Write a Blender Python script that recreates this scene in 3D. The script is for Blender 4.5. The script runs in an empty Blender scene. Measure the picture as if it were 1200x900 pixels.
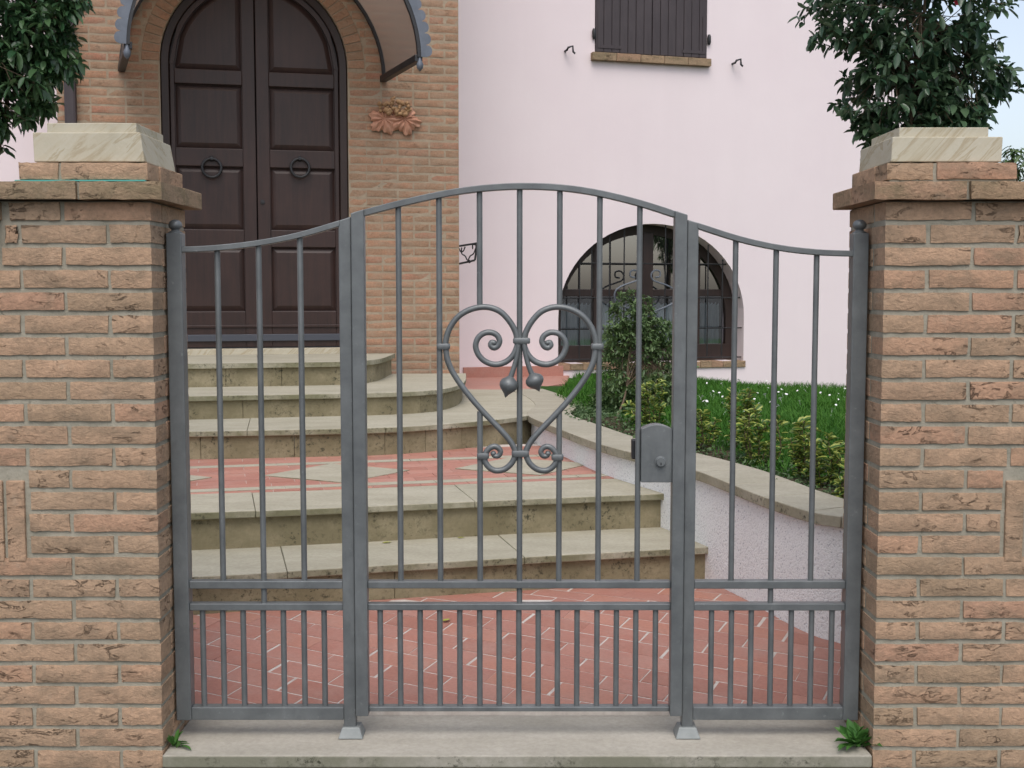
import bpy, bmesh, math, random
import numpy as np
from mathutils import Vector, Matrix
from mathutils.geometry import tessellate_polygon
R = math.radians
random.seed(7); rng = np.random.default_rng(7)
scene = bpy.context.scene
COL = scene.collection

# ------------------------------------------------------------------ camera
F, PITCH, CAMZ = 1400.0, math.atan(108 / 1400.0), 1.40      # focal length in 1200-px units
cam = bpy.data.objects.new('camera', bpy.data.cameras.new('camera')); COL.objects.link(cam)
cam.data.sensor_width = 36; cam.data.lens = F / 1200 * 36; cam.data.clip_end = 3000; cam.data.clip_start = 0.05
cam.location = (0, 0, CAMZ); cam.rotation_euler = (math.pi / 2 - PITCH, 0, 0)
scene.camera = cam
# ------------------------------------------------------------------ sky, sun, exposure
SUN_EL, SUN_AZ = R(58), R(179)
world = bpy.data.worlds.new('World'); scene.world = world; world.use_nodes = True
wn = world.node_tree; wn.nodes.clear()
sky = wn.nodes.new('ShaderNodeTexSky'); sky.sky_type = 'NISHITA'; sky.sun_disc = False
sky.sun_elevation = SUN_EL; sky.sun_rotation = SUN_AZ; sky.air_density = 1.0; sky.dust_density = 3.0; sky.ozone_density = 1.0
hs = wn.nodes.new('ShaderNodeHueSaturation'); hs.inputs['Saturation'].default_value = 0.58
bg = wn.nodes.new('ShaderNodeBackground'); bg.inputs['Strength'].default_value = 0.15
wo = wn.nodes.new('ShaderNodeOutputWorld')
wn.links.new(sky.outputs[0], hs.inputs['Color']); wn.links.new(hs.outputs[0], bg.inputs['Color']); wn.links.new(bg.outputs[0], wo.inputs['Surface'])
sun = bpy.data.objects.new('sun', bpy.data.lights.new('sun', 'SUN')); COL.objects.link(sun)
sun.data.energy = 0.75; sun.data.angle = R(40); sun.data.color = (1.0, 0.965, 0.92)
sd = Vector((math.sin(SUN_AZ) * math.cos(SUN_EL), math.cos(SUN_AZ) * math.cos(SUN_EL), math.sin(SUN_EL)))
sun.rotation_euler = (-sd).to_track_quat('-Z', 'Y').to_euler(); sun.location = (0, -5, 12)
vs = scene.view_settings; vs.view_transform = 'Standard'; vs.look = 'None'; vs.gamma = 1; vs.use_curve_mapping = False
vs.exposure = 0.6
scene.cycles.max_bounces = 8; scene.cycles.transparent_max_bounces = 12

# ------------------------------------------------------------------ measuring helpers (survey of the photograph)
FW = Vector((0, math.cos(PITCH), -math.sin(PITCH))); UP = Vector((0, math.sin(PITCH), math.cos(PITCH))); C0 = Vector((0, 0, CAMZ))
def ray(u, v): return FW + Vector((1, 0, 0)) * ((u - 600) / F) - UP * ((v - 450) / F)
def P(u, v, y):                       # survey point on the plane Y = y
    d = ray(u, v); return C0 + d * (y / d.y)
def G(u, v, z):                       # survey point on the level Z = z
    d = ray(u, v); return C0 + d * ((z - CAMZ) / d.z)
class Plane:                          # a vertical wall plane: s along it, t towards the street
    def __init__(s, o, deg):
        s.o = Vector((o[0], o[1], 0)); s.a = Vector((math.cos(R(deg)), math.sin(R(deg)), 0)); s.n = Vector((math.sin(R(deg)), -math.cos(R(deg)), 0)); s.rz = R(deg)
    def w(s, sx, z, t=0): return s.o + s.a * sx + s.n * t + Vector((0, 0, z))
    def loc(s, x, y):
        q = Vector((x, y, 0)) - s.o; return q.dot(s.a), q.dot(s.n)
    def at(s, u, v, t=0):
        d = ray(u, v); o = s.o + s.n * t; k = (o - C0).dot(s.n) / d.dot(s.n); p = C0 + d * k; q = p - s.o
        return q.dot(s.a), p.z

# ------------------------------------------------------------------ mesh helpers
WL = {}
class MB:
    def __init__(s): s.v = []; s.f = []; s.uv = []
    def add(s, vs, fs, uvs=None):
        b = len(s.v); s.v += [tuple(p) for p in vs]; s.f += [tuple(i + b for i in f) for f in fs]
        if uvs: s.uv += uvs
        return s
    def hexa(s, p):                    # 8 corners: bottom 4 ccw, top 4 ccw
        return s.add(p, [(3, 2, 1, 0), (4, 5, 6, 7), (0, 1, 5, 4), (1, 2, 6, 5), (2, 3, 7, 6), (3, 0, 4, 7)])
    def box(s, x0, x1, y0, y1, z0, z1):
        return s.hexa([(x0, y0, z0), (x1, y0, z0), (x1, y1, z0), (x0, y1, z0), (x0, y0, z1), (x1, y0, z1), (x1, y1, z1), (x0, y1, z1)])
    def pbox(s, pl, s0, s1, t0, t1, z0, z1):   # box in a wall frame, t1 is the street side
        w = pl.w
        return s.hexa([w(s0, z0, t1), w(s1, z0, t1), w(s1, z0, t0), w(s0, z0, t0), w(s0, z1, t1), w(s1, z1, t1), w(s1, z1, t0), w(s0, z1, t0)])
    def prism(s, poly, a, b):          # poly: list of Vectors, extruded from offset a to offset b
        n = len(poly); A = [Vector(p) + a for p in poly]; B = [Vector(p) + b for p in poly]
        fs = [tuple(range(n - 1, -1, -1)), tuple(range(n, 2 * n))] + [(i, (i + 1) % n, n + (i + 1) % n, n + i) for i in range(n)]
        return s.add(A + B, fs)
    def tube(s, pts, r, n=8, caps=True):
        pts = [Vector(p) for p in pts]; m = len(pts); rs = r if isinstance(r, (list, tuple)) else [r] * m
        prev = None; rings = []
        for i, p in enumerate(pts):
            t = (pts[min(i + 1, m - 1)] - pts[max(i - 1, 0)]).normalized()
            if prev is None: x = t.orthogonal().normalized()
            else:
                x = prev - t * prev.dot(t); x = x.normalized() if x.length > 1e-6 else t.orthogonal().normalized()
            prev = x; y = t.cross(x)
            rings.append([p + (x * math.cos(2 * math.pi * k / n) + y * math.sin(2 * math.pi * k / n)) * rs[i] for k in range(n)])
        vs = [q for rg in rings for q in rg]; fs = []
        for i in range(m - 1):
            for k in range(n): fs.append((i * n + k, i * n + (k + 1) % n, (i + 1) * n + (k + 1) % n, (i + 1) * n + k))
        if caps: fs += [tuple(range(n - 1, -1, -1)), tuple(range((m - 1) * n, m * n))]
        return s.add(vs, fs)
    def lathe(s, c, prof, ax=Vector((0, 0, 1)), n=16):   # prof: (distance along axis, radius)
        return s.tube([Vector(c) + ax * h for h, r in prof], [max(r, 1e-4) for h, r in prof], n)
    def rects(s, secs):                # loft through 4-point sections
        vs = [q for sec in secs for q in sec]; fs = []
        for i in range(len(secs) - 1):
            for k in range(4): fs.append((i * 4 + k, i * 4 + (k + 1) % 4, i * 4 + 4 + (k + 1) % 4, i * 4 + 4 + k))
        m = (len(secs) - 1) * 4; fs += [(3, 2, 1, 0), (m, m + 1, m + 2, m + 3)]
        return s.add(vs, fs)
    def mesh(s, name, smooth=None):
        me = bpy.data.meshes.new(name); me.from_pydata(s.v, [], s.f)
        if s.uv:
            ul = me.uv_layers.new(name='UVMap'); ul.data.foreach_set('uv', np.array(s.uv, dtype=np.float32).ravel())
        bm = bmesh.new(); bm.from_mesh(me); bmesh.ops.recalc_face_normals(bm, faces=bm.faces) if not s.uv else None
        bm.to_mesh(me); bm.free()
        if smooth:
            for p in me.polygons: p.use_smooth = True
            me.set_sharp_from_angle(angle=R(smooth))
        return me
    def build(s, name, m, parent=None, smooth=None, bevel=0, **kw):
        return link(name, s.mesh(name, smooth), m, parent, bevel, **kw)
def link(name, me, m, parent=None, bevel=0, loc=None, rot=None, label=None, cat=None, group=None, kind=None):
    o = bpy.data.objects.new(name, me); COL.objects.link(o)
    if not me.materials: me.materials.append(m)
    wl = Vector((0, 0, 0))
    if loc is not None: o.location = loc; wl = Vector(loc)
    if rot is not None: o.rotation_euler = rot
    if parent is not None:
        o.parent = parent; o.matrix_parent_inverse = Matrix.Translation(-WL[parent.name]); 
    WL[o.name] = wl
    if bevel:
        b = o.modifiers.new('bevel', 'BEVEL'); b.width = bevel; b.segments = 2; b.limit_method = 'ANGLE'; b.angle_limit = R(40)
    tag(o, label, cat, group, kind); return o
def tag(o, label=None, cat=None, group=None, kind=None):
    if label: o['label'] = label
    if cat: o['category'] = cat
    if group: o['group'] = group
    if kind: o['kind'] = kind
    return o
def thing(name, loc, label, cat, group=None):
    o = bpy.data.objects.new(name, None); COL.objects.link(o); o.location = loc; o.empty_display_size = .1
    WL[o.name] = Vector(loc); return tag(o, label, cat, group)
def smooth_path(pts, k=5):             # Catmull-Rom
    pts = [Vector(p) for p in pts]; out = []
    for i in range(len(pts) - 1):
        a, b, c, d = pts[max(i - 1, 0)], pts[i], pts[i + 1], pts[min(i + 2, len(pts) - 1)]
        for j in range(k):
            t = j / k; out.append(.5 * ((2 * b) + (c - a) * t + (2 * a - 5 * b + 4 * c - d) * t * t + (3 * b - a - 3 * c + d) * t ** 3))
    return out + [pts[-1]]

# ------------------------------------------------------------------ materials
class NT:
    def __init__(s, name):
        s.m = bpy.data.materials.new(name); s.m.use_nodes = True; s.t = s.m.node_tree; s.b = s.t.nodes['Principled BSDF']
        s.pos = s.n('ShaderNodeNewGeometry').outputs['Position']
    def n(s, ty, **kw):
        x = s.t.nodes.new(ty)
        for k, v in kw.items(): setattr(x, k, v)
        return x
    def l(s, a, b): s.t.links.new(a, b)
    def noise(s, scale, detail=4, rough=.55, vec=None, dist=0.0):
        x = s.n('ShaderNodeTexNoise'); x.inputs['Scale'].default_value = scale; x.inputs['Detail'].default_value = detail
        x.inputs['Roughness'].default_value = rough; x.inputs['Distortion'].default_value = dist; s.l(vec or s.pos, x.inputs['Vector']); return x.outputs['Fac']
    def ramp(s, fac, stops):
        x = s.n('ShaderNodeValToRGB'); e = x.color_ramp.elements
        while len(e) < len(stops): e.new(.5)
        for i, (p, c) in enumerate(stops): e[i].position = p; e[i].color = (*c, 1) if len(c) == 3 else c
        s.l(fac, x.inputs[0]); return x.outputs[0]
    def mix(s, fac, a, b, mode='MIX'):
        x = s.n('ShaderNodeMix', data_type='RGBA', blend_type=mode)
        if isinstance(fac, (int, float)): x.inputs['Factor'].default_value = fac
        else: s.l(fac, x.inputs['Factor'])
        for k, q in (('A', a), ('B', b)):
            i = [j for j in x.inputs if j.name == k and j.type == 'RGBA'][0]
            if isinstance(q, tuple): i.default_value = (*q, 1)
            else: s.l(q, i)
        return [j for j in x.outputs if j.type == 'RGBA'][0]
    def math(s, op, a, b=None):
        x = s.n('ShaderNodeMath', operation=op)
        for i, q in enumerate((a, b)):
            if q is None: continue
            if isinstance(q, (int, float)): x.inputs[i].default_value = q
            else: s.l(q, x.inputs[i])
        return x.outputs[0]
    def scaled(s, x, y, z, src=None):
        m = s.n('ShaderNodeMapping'); m.inputs['Scale'].default_value = (x, y, z); s.l(src or s.pos, m.inputs['Vector']); return m.outputs[0]
    def rnd(s): return s.n('ShaderNodeObjectInfo').outputs['Random']
    def bump(s, h, st, d=.01, prev=None):
        x = s.n('ShaderNodeBump'); x.inputs['Strength'].default_value = st; x.inputs['Distance'].default_value = d; s.l(h, x.inputs['Height'])
        if prev is not None: s.l(prev, x.inputs['Normal'])
        s.l(x.outputs[0], s.b.inputs['Normal']); return x.outputs[0]
    def out(s, col, rough=.8, spec=.3, metal=0):
        if isinstance(col, tuple): s.b.inputs['Base Color'].default_value = (*col, 1)
        else: s.l(col, s.b.inputs['Base Color'])
        if isinstance(rough, (int, float)): s.b.inputs['Roughness'].default_value = rough
        else: s.l(rough, s.b.inputs['Roughness'])
        s.b.inputs['Specular IOR Level'].default_value = spec; s.b.inputs['Metallic'].default_value = metal; return s.m

def brick_mat(name, stops, dark, wr=1.0, smear=0):
    t = NT(name); base = t.ramp(t.rnd(), stops)
    blot = t.ramp(t.noise(8, 6, .68, t.scaled(1, 1, 1.7)), [(.45, (0, 0, 0)), (.66, (1, 1, 1))])
    c = t.mix(t.math('MULTIPLY', blot, .72), base, dark)
    fine = t.ramp(t.noise(70, 4, .7), [(.3, (.80, .80, .80)), (.7, (1.14, 1.12, 1.10))]); c = t.mix(1, c, fine, 'MULTIPLY')
    pale = t.ramp(t.noise(15, 3, .6), [(.62, (0, 0, 0)), (.8, (1, 1, 1))]); c = t.mix(t.math('MULTIPLY', pale, .35), c, (.46, .38, .29))
    # torn, wrinkled face of hand-struck bricks
    wv = t.noise(11, 5, .62, t.scaled(1, 1, 2.4), 1.6); crease = t.ramp(wv, [(.0, (1, 1, 1)), (.375, (1, 1, 1)), (.40, (0, 0, 0)), (.43, (1, 1, 1)), (1, (1, 1, 1))])
    cm = t.ramp(t.noise(7, 3, .5), [(.50, (0, 0, 0)), (.66, (1, 1, 1))])
    cr = t.math('MULTIPLY', t.math('SUBTRACT', 1.0, crease), cm)
    c = t.mix(t.math('MULTIPLY', cr, .24), c, (.16, .11, .075))
    if smear:
        sm = t.ramp(t.noise(11, 6, .7, t.scaled(1, 1, 1.8)), [(.44, (0, 0, 0)), (.68, (1, 1, 1))]); c = t.mix(t.math('MULTIPLY', sm, smear), c, (.34, .265, .19))
    b = t.bump(t.noise(170, 5, .75), .55, .004); b = t.bump(t.noise(34, 5, .68, t.scaled(1, 1, 1.7), .8), .55 * wr, .012, b); t.bump(t.math('SUBTRACT', 1.0, cr), 1.0 * wr, .010, b)
    return t.out(c, .92, .2)
m_brick = brick_mat('sand_brick', [(0, (.35, .25, .165)), (.2, (.42, .285, .19)), (.45, (.45, .30, .20)), (.65, (.39, .275, .185)), (.85, (.445, .28, .185)), (1, (.41, .25, .17))], (.235, .175, .12))
m_cap_brick = brick_mat('coping_brick', [(0, (.30, .22, .145)), (.5, (.34, .235, .15)), (1, (.36, .22, .15))], (.17, .14, .085))
m_house_brick = brick_mat('orange_brick', [(0, (.29, .185, .12)), (.3, (.36, .21, .135)), (.55, (.39, .22, .14)), (.8, (.33, .215, .145)), (1, (.37, .18, .12))], (.26, .175, .115), .6, .55)

def mortar_mat(name, c1, c2):
    t = NT(name); c = t.ramp(t.noise(14, 5, .65), [(.3, c1), (.7, c2)])
    sp = t.ramp(t.noise(38, 4, .7), [(.62, (0, 0, 0)), (.74, (1, 1, 1))]); c = t.mix(t.math('MULTIPLY', sp, .6), c, (.10, .095, .07))
    b = t.bump(t.noise(160, 4, .7), .5, .004); t.bump(t.noise(30, 3, .6), .5, .008, b); return t.out(c, .95, .15)
m_mortar = mortar_mat('grey_mortar', (.25, .235, .185), (.36, .33, .265))
m_mortar2 = mortar_mat('house_mortar', (.29, .23, .165), (.37, .30, .22))

def stone_mat(name, c1, c2, dirt, algae, edge):
    t = NT(name); c = t.ramp(t.noise(5, 6, .6, t.scaled(.6, 1.5, 2)), [(.3, c1), (.7, c2)])
    c = t.mix(1, c, t.ramp(t.noise(60, 4, .7), [(.3, (.86, .86, .86)), (.7, (1.08, 1.08, 1.08))]), 'MULTIPLY')
    nrm = t.n('ShaderNodeNewGeometry').outputs['True Normal']; sp = t.n('ShaderNodeSeparateXYZ'); t.l(nrm, sp.inputs[0])
    vert = t.math('SUBTRACT', 1.0, t.math('ABSOLUTE', sp.outputs['Z']))
    g = t.ramp(t.noise(3.2, 6, .7), [(.30, (0, 0, 0)), (.58, (1, 1, 1))])
    c = t.mix(t.math('MULTIPLY', t.math('MULTIPLY', g, vert), edge), c, algae)
    g2 = t.ramp(t.noise(2.0, 4, .6), [(.5, (0, 0, 0)), (.75, (1, 1, 1))]); c = t.mix(t.math('MULTIPLY', g2, .30), c, dirt)
    sp2 = t.ramp(t.noise(45, 5, .75), [(.52, (0, 0, 0)), (.63, (1, 1, 1))]); sm = t.ramp(t.noise(4.5, 4, .65), [(.42, (0, 0, 0)), (.60, (1, 1, 1))])
    c = t.mix(t.math('MULTIPLY', t.math('MULTIPLY', t.math('MULTIPLY', sp2, sm), vert), .9), c, (.035, .035, .022))
    b = t.bump(t.noise(90, 4, .7), .25, .003); t.bump(t.noise(8, 4, .6), .25, .008, b)
    return t.out(c, .82, .3)
m_tread = stone_mat('pale_sandstone', (.335, .31, .235), (.42, .39, .305), (.25, .23, .16), (.115, .112, .05), .80)
m_riser = stone_mat('weathered_sandstone', (.265, .225, .14), (.36, .31, .205), (.16, .135, .075), (.145, .125, .07), .75)
m_sill = stone_mat('threshold_stone', (.33, .305, .255), (.42, .39, .335), (.31, .295, .245), (.15, .15, .10), .8)
m_coping = stone_mat('coping_stone', (.315, .29, .225), (.39, .36, .285), (.23, .21, .14), (.19, .17, .10), .6)
def veined(name):
    t = NT(name); pass
    rot = t.n('ShaderNodeMapping'); rot.inputs['Rotation'].default_value = (R(25), R(42), R(15)); t.l(t.pos, rot.inputs['Vector'])
    nz = t.noise(1.7, 6, .62, t.scaled(1.0, 1.6, 7.5, rot.outputs[0]), .9)
    c = t.ramp(nz, [(.30, (.36, .31, .22)), (.41, (.44, .40, .305)), (.455, (.35, .295, .20)), (.485, (.455, .42, .33)), (.58, (.43, .385, .29)), (.63, (.36, .305, .21)), (.68, (.45, .41, .315))])
    d = t.ramp(t.noise(4, 5, .7), [(.5, (0, 0, 0)), (.8, (1, 1, 1))]); c = t.mix(t.math('MULTIPLY', d, .35), c, (.22, .20, .13))
    t.bump(t.noise(60, 4, .6), .2, .004); return t.out(c, .75, .3)
m_cap = veined('veined_sandstone')
def terracotta():
    t = NT('terracotta_tile'); c = t.ramp(t.rnd(), [(0, (.35, .155, .115)), (.3, (.41, .185, .14)), (.6, (.385, .18, .14)), (.8, (.45, .22, .17)), (1, (.42, .19, .135))])
    c = t.mix(t.math('MULTIPLY', t.ramp(t.noise(7, 5, .65), [(.45, (0, 0, 0)), (.75, (1, 1, 1))]), .5), c, (.42, .27, .225))
    dk = t.ramp(t.noise(2.6, 5, .65), [(.5, (0, 0, 0)), (.75, (1, 1, 1))]); c = t.mix(t.math('MULTIPLY', dk, .18), c, (.22, .12, .095))
    c = t.mix(1, c, t.ramp(t.noise(80, 4, .7), [(.3, (.88, .88, .88)), (.7, (1.08, 1.08, 1.08))]), 'MULTIPLY')
    t.bump(t.noise(50, 4, .6), .2, .003); return t.out(c, .6, .4)
m_terra = terracotta()
t = NT('tile_grout'); m_grout = t.out(t.ramp(t.noise(20, 4, .7), [(.3, (.46, .40, .36)), (.7, (.62, .57, .52))]), .9, .2)
def iron(name, c1, c2, rough):
    t = NT(name); c = t.ramp(t.noise(11, 5, .65), [(.35, c1), (.7, c2)])
    w = t.ramp(t.noise(40, 4, .7), [(.64, (0, 0, 0)), (.72, (1, 1, 1))]); c = t.mix(t.math('MULTIPLY', w, .40), c, (.27, .285, .285))
    w2 = t.ramp(t.noise(5, 5, .7, t.scaled(1, 1, .35)), [(.55, (0, 0, 0)), (.72, (1, 1, 1))]); c = t.mix(t.math('MULTIPLY', w2, .30), c, tuple(x * 1.7 for x in c2))
    t.bump(t.noise(220, 3, .6), .15, .002); return t.out(c, rough, .5, .25)
m_iron = iron('slate_grey_paint', (.112, .121, .124), (.160, .171, .173), .40)
m_zinc = iron('zinc_foot', (.19, .205, .20), (.27, .285, .28), .55)
m_black = iron('black_iron', (.018, .018, .02), (.03, .03, .032), .45)
m_canopy = iron('canopy_iron', (.10, .115, .14), (.14, .155, .185), .5)
def pink():
    t = NT('pink_render'); c = t.ramp(t.noise(1.1, 5, .6), [(.3, (.745, .645, .662)), (.7, (.775, .68, .692))])
    st = t.ramp(t.noise(1.5, 5, .65, t.scaled(2.2, 2.2, .25)), [(.45, (0, 0, 0)), (.8, (1, 1, 1))]); c = t.mix(t.math('MULTIPLY', st, .18), c, (.66, .58, .585))
    b = t.bump(t.noise(180, 3, .6), .25, .003); t.bump(t.noise(3, 4, .6), .12, .02, b); return t.out(c, .9, .2)
m_pink = pink()
def roughcast():
    t = NT('white_roughcast'); n = t.noise(120, 3, .6, None, .3); c = t.ramp(n, [(.30, (.36, .36, .39)), (.42, (.78, .78, .77)), (.7, (.83, .83, .82))])
    st = t.ramp(t.noise(3, 4, .6), [(.5, (0, 0, 0)), (.8, (1, 1, 1))]); c = t.mix(t.math('MULTIPLY', st, .15), c, (.50, .48, .46))
    b = t.bump(n, .9, .008); t.bump(t.noise(45, 3, .6), .35, .010, b); return t.out(c, .95, .15)
m_rough = roughcast()
def wood(name, c1, c2, rough, axis=(1, 1, .09)):
    t = NT(name); g = t.noise(26, 6, .65, t.scaled(*axis), .5); c = t.ramp(g, [(.3, c1), (.7, c2)])
    p = t.ramp(t.noise(2.2, 4, .6), [(.5, (0, 0, 0)), (.8, (1, 1, 1))]); c = t.mix(t.math('MULTIPLY', p, .45), c, tuple(x * 1.5 for x in c2))
    t.bump(g, .15, .003); return t.out(c, rough, .4)
m_door = wood('dark_stained_wood', (.022, .0125, .011), (.042, .0205, .0165), .42)
m_frame = wood('dark_brown_frame', (.022, .013, .011), (.036, .020, .016), .45)
m_shut = wood('shutter_paint', (.040, .031, .034), (.054, .042, .045), .55)
t = NT('curtain_cloth'); m_curt = t.out(t.ramp(t.noise(60, 3, .6, t.scaled(1, 1, .1)), [(.3, (.42, .46, .48)), (.7, (.62, .65, .66))]), .9, .1)
t = NT('dark_room'); m_dark = t.out((.03, .03, .033), .9, .1)
t = NT('kick_plate_grey'); m_kick = t.out((.055, .06, .075), .5, .4)
t = NT('teal_plastic'); m_teal = t.out((.07, .36, .31), .4, .5)
t = NT('soil'); m_soil = t.out(t.ramp(t.noise(18, 6, .7), [(.35, (.045, .036, .024)), (.65, (.12, .10, .065))]), .95, .1); t.bump(t.noise(30, 5, .7), .8, .03)
t = NT('asphalt_pavement'); m_pave = t.out(t.ramp(t.noise(40, 6, .7), [(.35, (.05, .05, .048)), (.65, (.085, .083, .078))]), .95, .2); t.bump(t.noise(120, 4, .7), .5, .005)
t = NT('lawn_ground'); m_lawn = t.out(t.ramp(t.noise(14, 5, .7), [(.35, (.018, .055, .010)), (.65, (.035, .085, .016))]), .95, .1)
t = NT('terracotta_relief'); m_relief = t.out(t.ramp(t.noise(18, 5, .65), [(.3, (.40, .19, .12)), (.7, (.52, .29, .20))]), .85, .2); t.bump(t.noise(60, 4, .7), .4, .006)
t = NT('sepia_relief'); m_grape = t.out(t.ramp(t.noise(25, 5, .65), [(.3, (.22, .12, .06)), (.7, (.42, .26, .14))]), .85, .2)
def glass(name, tint, mixf, rough=.02):
    t = NT(name); t.t.nodes.remove(t.b); o = t.t.nodes['Material Output']
    tr = t.n('ShaderNodeBsdfTransparent'); tr.inputs[0].default_value = (*tint, 1); gl = t.n('ShaderNodeBsdfGlossy'); gl.inputs['Roughness'].default_value = rough
    fr = t.n('ShaderNodeFresnel'); fr.inputs[0].default_value = 1.5; mx = t.n('ShaderNodeMixShader')
    t.l(t.math('ADD', fr.outputs[0], mixf), mx.inputs[0]); t.l(tr.outputs[0], mx.inputs[1]); t.l(gl.outputs[0], mx.inputs[2]); t.l(mx.outputs[0], o.inputs['Surface']); return t.m
m_glass = glass('window_glass', (.75, .80, .82), .34)
def smoked():
    t = NT('smoked_acrylic'); t.t.nodes.remove(t.b); o = t.t.nodes['Material Output']
    tr = t.n('ShaderNodeBsdfTransparent'); tr.inputs[0].default_value = (.55, .46, .40, 1); df = t.n('ShaderNodeBsdfDiffuse'); df.inputs[0].default_value = (.33, .25, .20, 1)
    tl = t.n('ShaderNodeBsdfTranslucent'); tl.inputs[0].default_value = (.42, .33, .27, 1)
    a = t.n('ShaderNodeMixShader'); a.inputs[0].default_value = .5; t.l(df.outputs[0], a.inputs[1]); t.l(tl.outputs[0], a.inputs[2])
    b = t.n('ShaderNodeMixShader'); b.inputs[0].default_value = .72; t.l(tr.outputs[0], b.inputs[1]); t.l(a.outputs[0], b.inputs[2]); t.l(b.outputs[0], o.inputs['Surface']); return t.m
m_acryl = smoked()
def leafmat(name, c1, c2, rough=.4, edge=None, tr=.25, spec=.5):
    t = NT(name); u = t.n('ShaderNodeUVMap'); sp = t.n('ShaderNodeSeparateXYZ'); t.l(u.outputs[0], sp.inputs[0])
    fl = t.math('FLOOR', sp.outputs['Y']); r = t.math('FRACT', t.math('MULTIPLY', fl, .6180339)); c = t.ramp(r, [(0, c1), (1, c2)])
    if edge:
        e = t.math('ABSOLUTE', t.math('SUBTRACT', sp.outputs['X'], .5)); k = t.ramp(e, [(.17, (0, 0, 0)), (.27, (1, 1, 1))]); c = t.mix(k, c, edge)
    t.out(c, rough, spec)
    tl = t.n('ShaderNodeBsdfTranslucent'); t.l(c, tl.inputs[0]); mx = t.n('ShaderNodeMixShader'); mx.inputs[0].default_value = tr
    t.l(t.b.outputs[0], mx.inputs[1]); t.l(tl.outputs[0], mx.inputs[2]); t.l(mx.outputs[0], t.t.nodes['Material Output'].inputs['Surface']); return t.m
m_camel = leafmat('camellia_leaf', (.026, .066, .036), (.095, .155, .080), .28)
m_camel2 = leafmat('camellia_leaf_mid_green', (.026, .072, .030), (.075, .14, .055), .33)
m_olive = leafmat('small_shrub_leaf', (.045, .090, .028), (.13, .20, .070), .5)
m_euon = leafmat('variegated_leaf', (.045, .11, .022), (.10, .19, .035), .4, (.36, .40, .09))
m_grass = leafmat('grass_blade', (.030, .115, .012), (.085, .21, .028), .6, None, .35, .2)
m_cover = leafmat('ground_cover_leaf', (.05, .10, .035), (.12, .18, .075), .6)
m_weed = leafmat('weed_leaf', (.045, .14, .025), (.09, .22, .045), .5)
m_bark = brick_mat('bark', [(0, (.10, .075, .05)), (1, (.15, .11, .075))], (.06, .045, .03))
t = NT('daisy_white'); m_daisy = t.out((.78, .78, .76), .7, .2)
t = NT('fallen_leaf_yellow'); m_fall = t.out((.36, .38, .07), .6, .2)
t = NT('fallen_leaf_brown'); m_fallb = t.out((.26, .21, .09), .7, .2)
t = NT('camellia_red'); m_red = t.out((.35, .03, .05), .6, .2)

# ------------------------------------------------------------------ levels
Z1, Z2, Z3, Z4, Z5 = .229, .405, .576, .731, .898
YS = G(600, 838, -.028).y              # back edge of the threshold slab
def zfloor(y): return -.012 + (min(y, 5.04) - YS) / (5.04 - YS) * .085
HB = Plane((-2.068, 9.65), 13)        # brick porch front, s = 0 at the middle of the door
pc = G(545, 441, Z3); HP = Plane((pc.x, pc.y), 16)   # pink wall, s = 0 beside the porch

# ================================================================== SETTING
MB().add([(-400, -400, -.17), (400, -400, -.17), (400, 700, -.17), (-400, 700, -.17)], [(0, 1, 2, 3)]).build('ground', m_pave, kind='structure', label='dark asphalt pavement before the gate')
# lower court: grout bed + tiles
court = MB(); xs = [-2.4, 2.2]
ys = [YS, 5.04, 5.9]
court.add([(x, y, zfloor(y) - .0016) for y in ys for x in xs], [(0, 1, 3, 2), (2, 3, 5, 4)])
court.add([(x, YS, zfloor(YS) - d) for d in (.08, .0025) for x in xs], [(0, 1, 3, 2)])
court_o = court.build('courtyard_paving', m_grout, kind='structure', label='terracotta tiled court between gate and steps')
def clip(poly, n, d):                  # keep n.p >= d (2-D)
    out = []
    for i in range(len(poly)):
        a, b = poly[i], poly[(i + 1) % len(poly)]; da = n[0] * a[0] + n[1] * a[1] - d; db = n[0] * b[0] + n[1] * b[1] - d
        if da >= 0: out.append(a)
        if da * db < 0: k = da / (da - db); out.append((a[0] + (b[0] - a[0]) * k, a[1] + (b[1] - a[1]) * k))
    return out
def tile_field(parent, ang, tl, tw, gap, keep, zf, thick, cx, cy, nx, ny, mat, name='tile'):
    ca, sa = math.cos(ang), math.sin(ang); k = 0
    for j in range(-ny, ny):
        for i in range(-nx, nx):
            ox = i * tl + (tl / 2 if j % 2 else 0) + random.uniform(-.004, .004); oy = j * tw
            g = gap / 2; q = [(ox + g, oy + g), (ox + tl - g, oy + g), (ox + tl - g, oy + tw - g), (ox + g, oy + tw - g)]
            q = [(x + random.uniform(-.0018, .0018), y + random.uniform(-.0018, .0018)) for x, y in q]
            q = [(cx + x * ca - y * sa, cy + x * sa + y * ca) for x, y in q]
            for n, d in keep:
                q = clip(q, n, d)
                if len(q) < 3: break
            if len(q) < 3: continue
            A = .5 * abs(sum(q[a][0] * q[(a + 1) % len(q)][1] - q[(a + 1) % len(q)][0] * q[a][1] for a in range(len(q))))
            if A < .0004: continue
            dz = random.uniform(-.0009, .0009)
            p = [Vector((x, y, zf(y) + dz)) for x, y in q]
            MB().prism(p, Vector((0, 0, -thick)), Vector((0, 0, 0))).build(name, mat, parent); k += 1
    return k
a14 = R(14); n1 = (-math.sin(a14), math.cos(a14))
tile_field(court_o, R(-25), .252, .122, .0075, [((0, 1), YS + .003), ((1, 0), -1.75), ((-1, 0), -1.36), ((-n1[0], -n1[1]), -(n1[1] * 5.30))],
           lambda y: zfloor(y), .02, 0, 4.4, 12, 16, m_terra)

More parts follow.
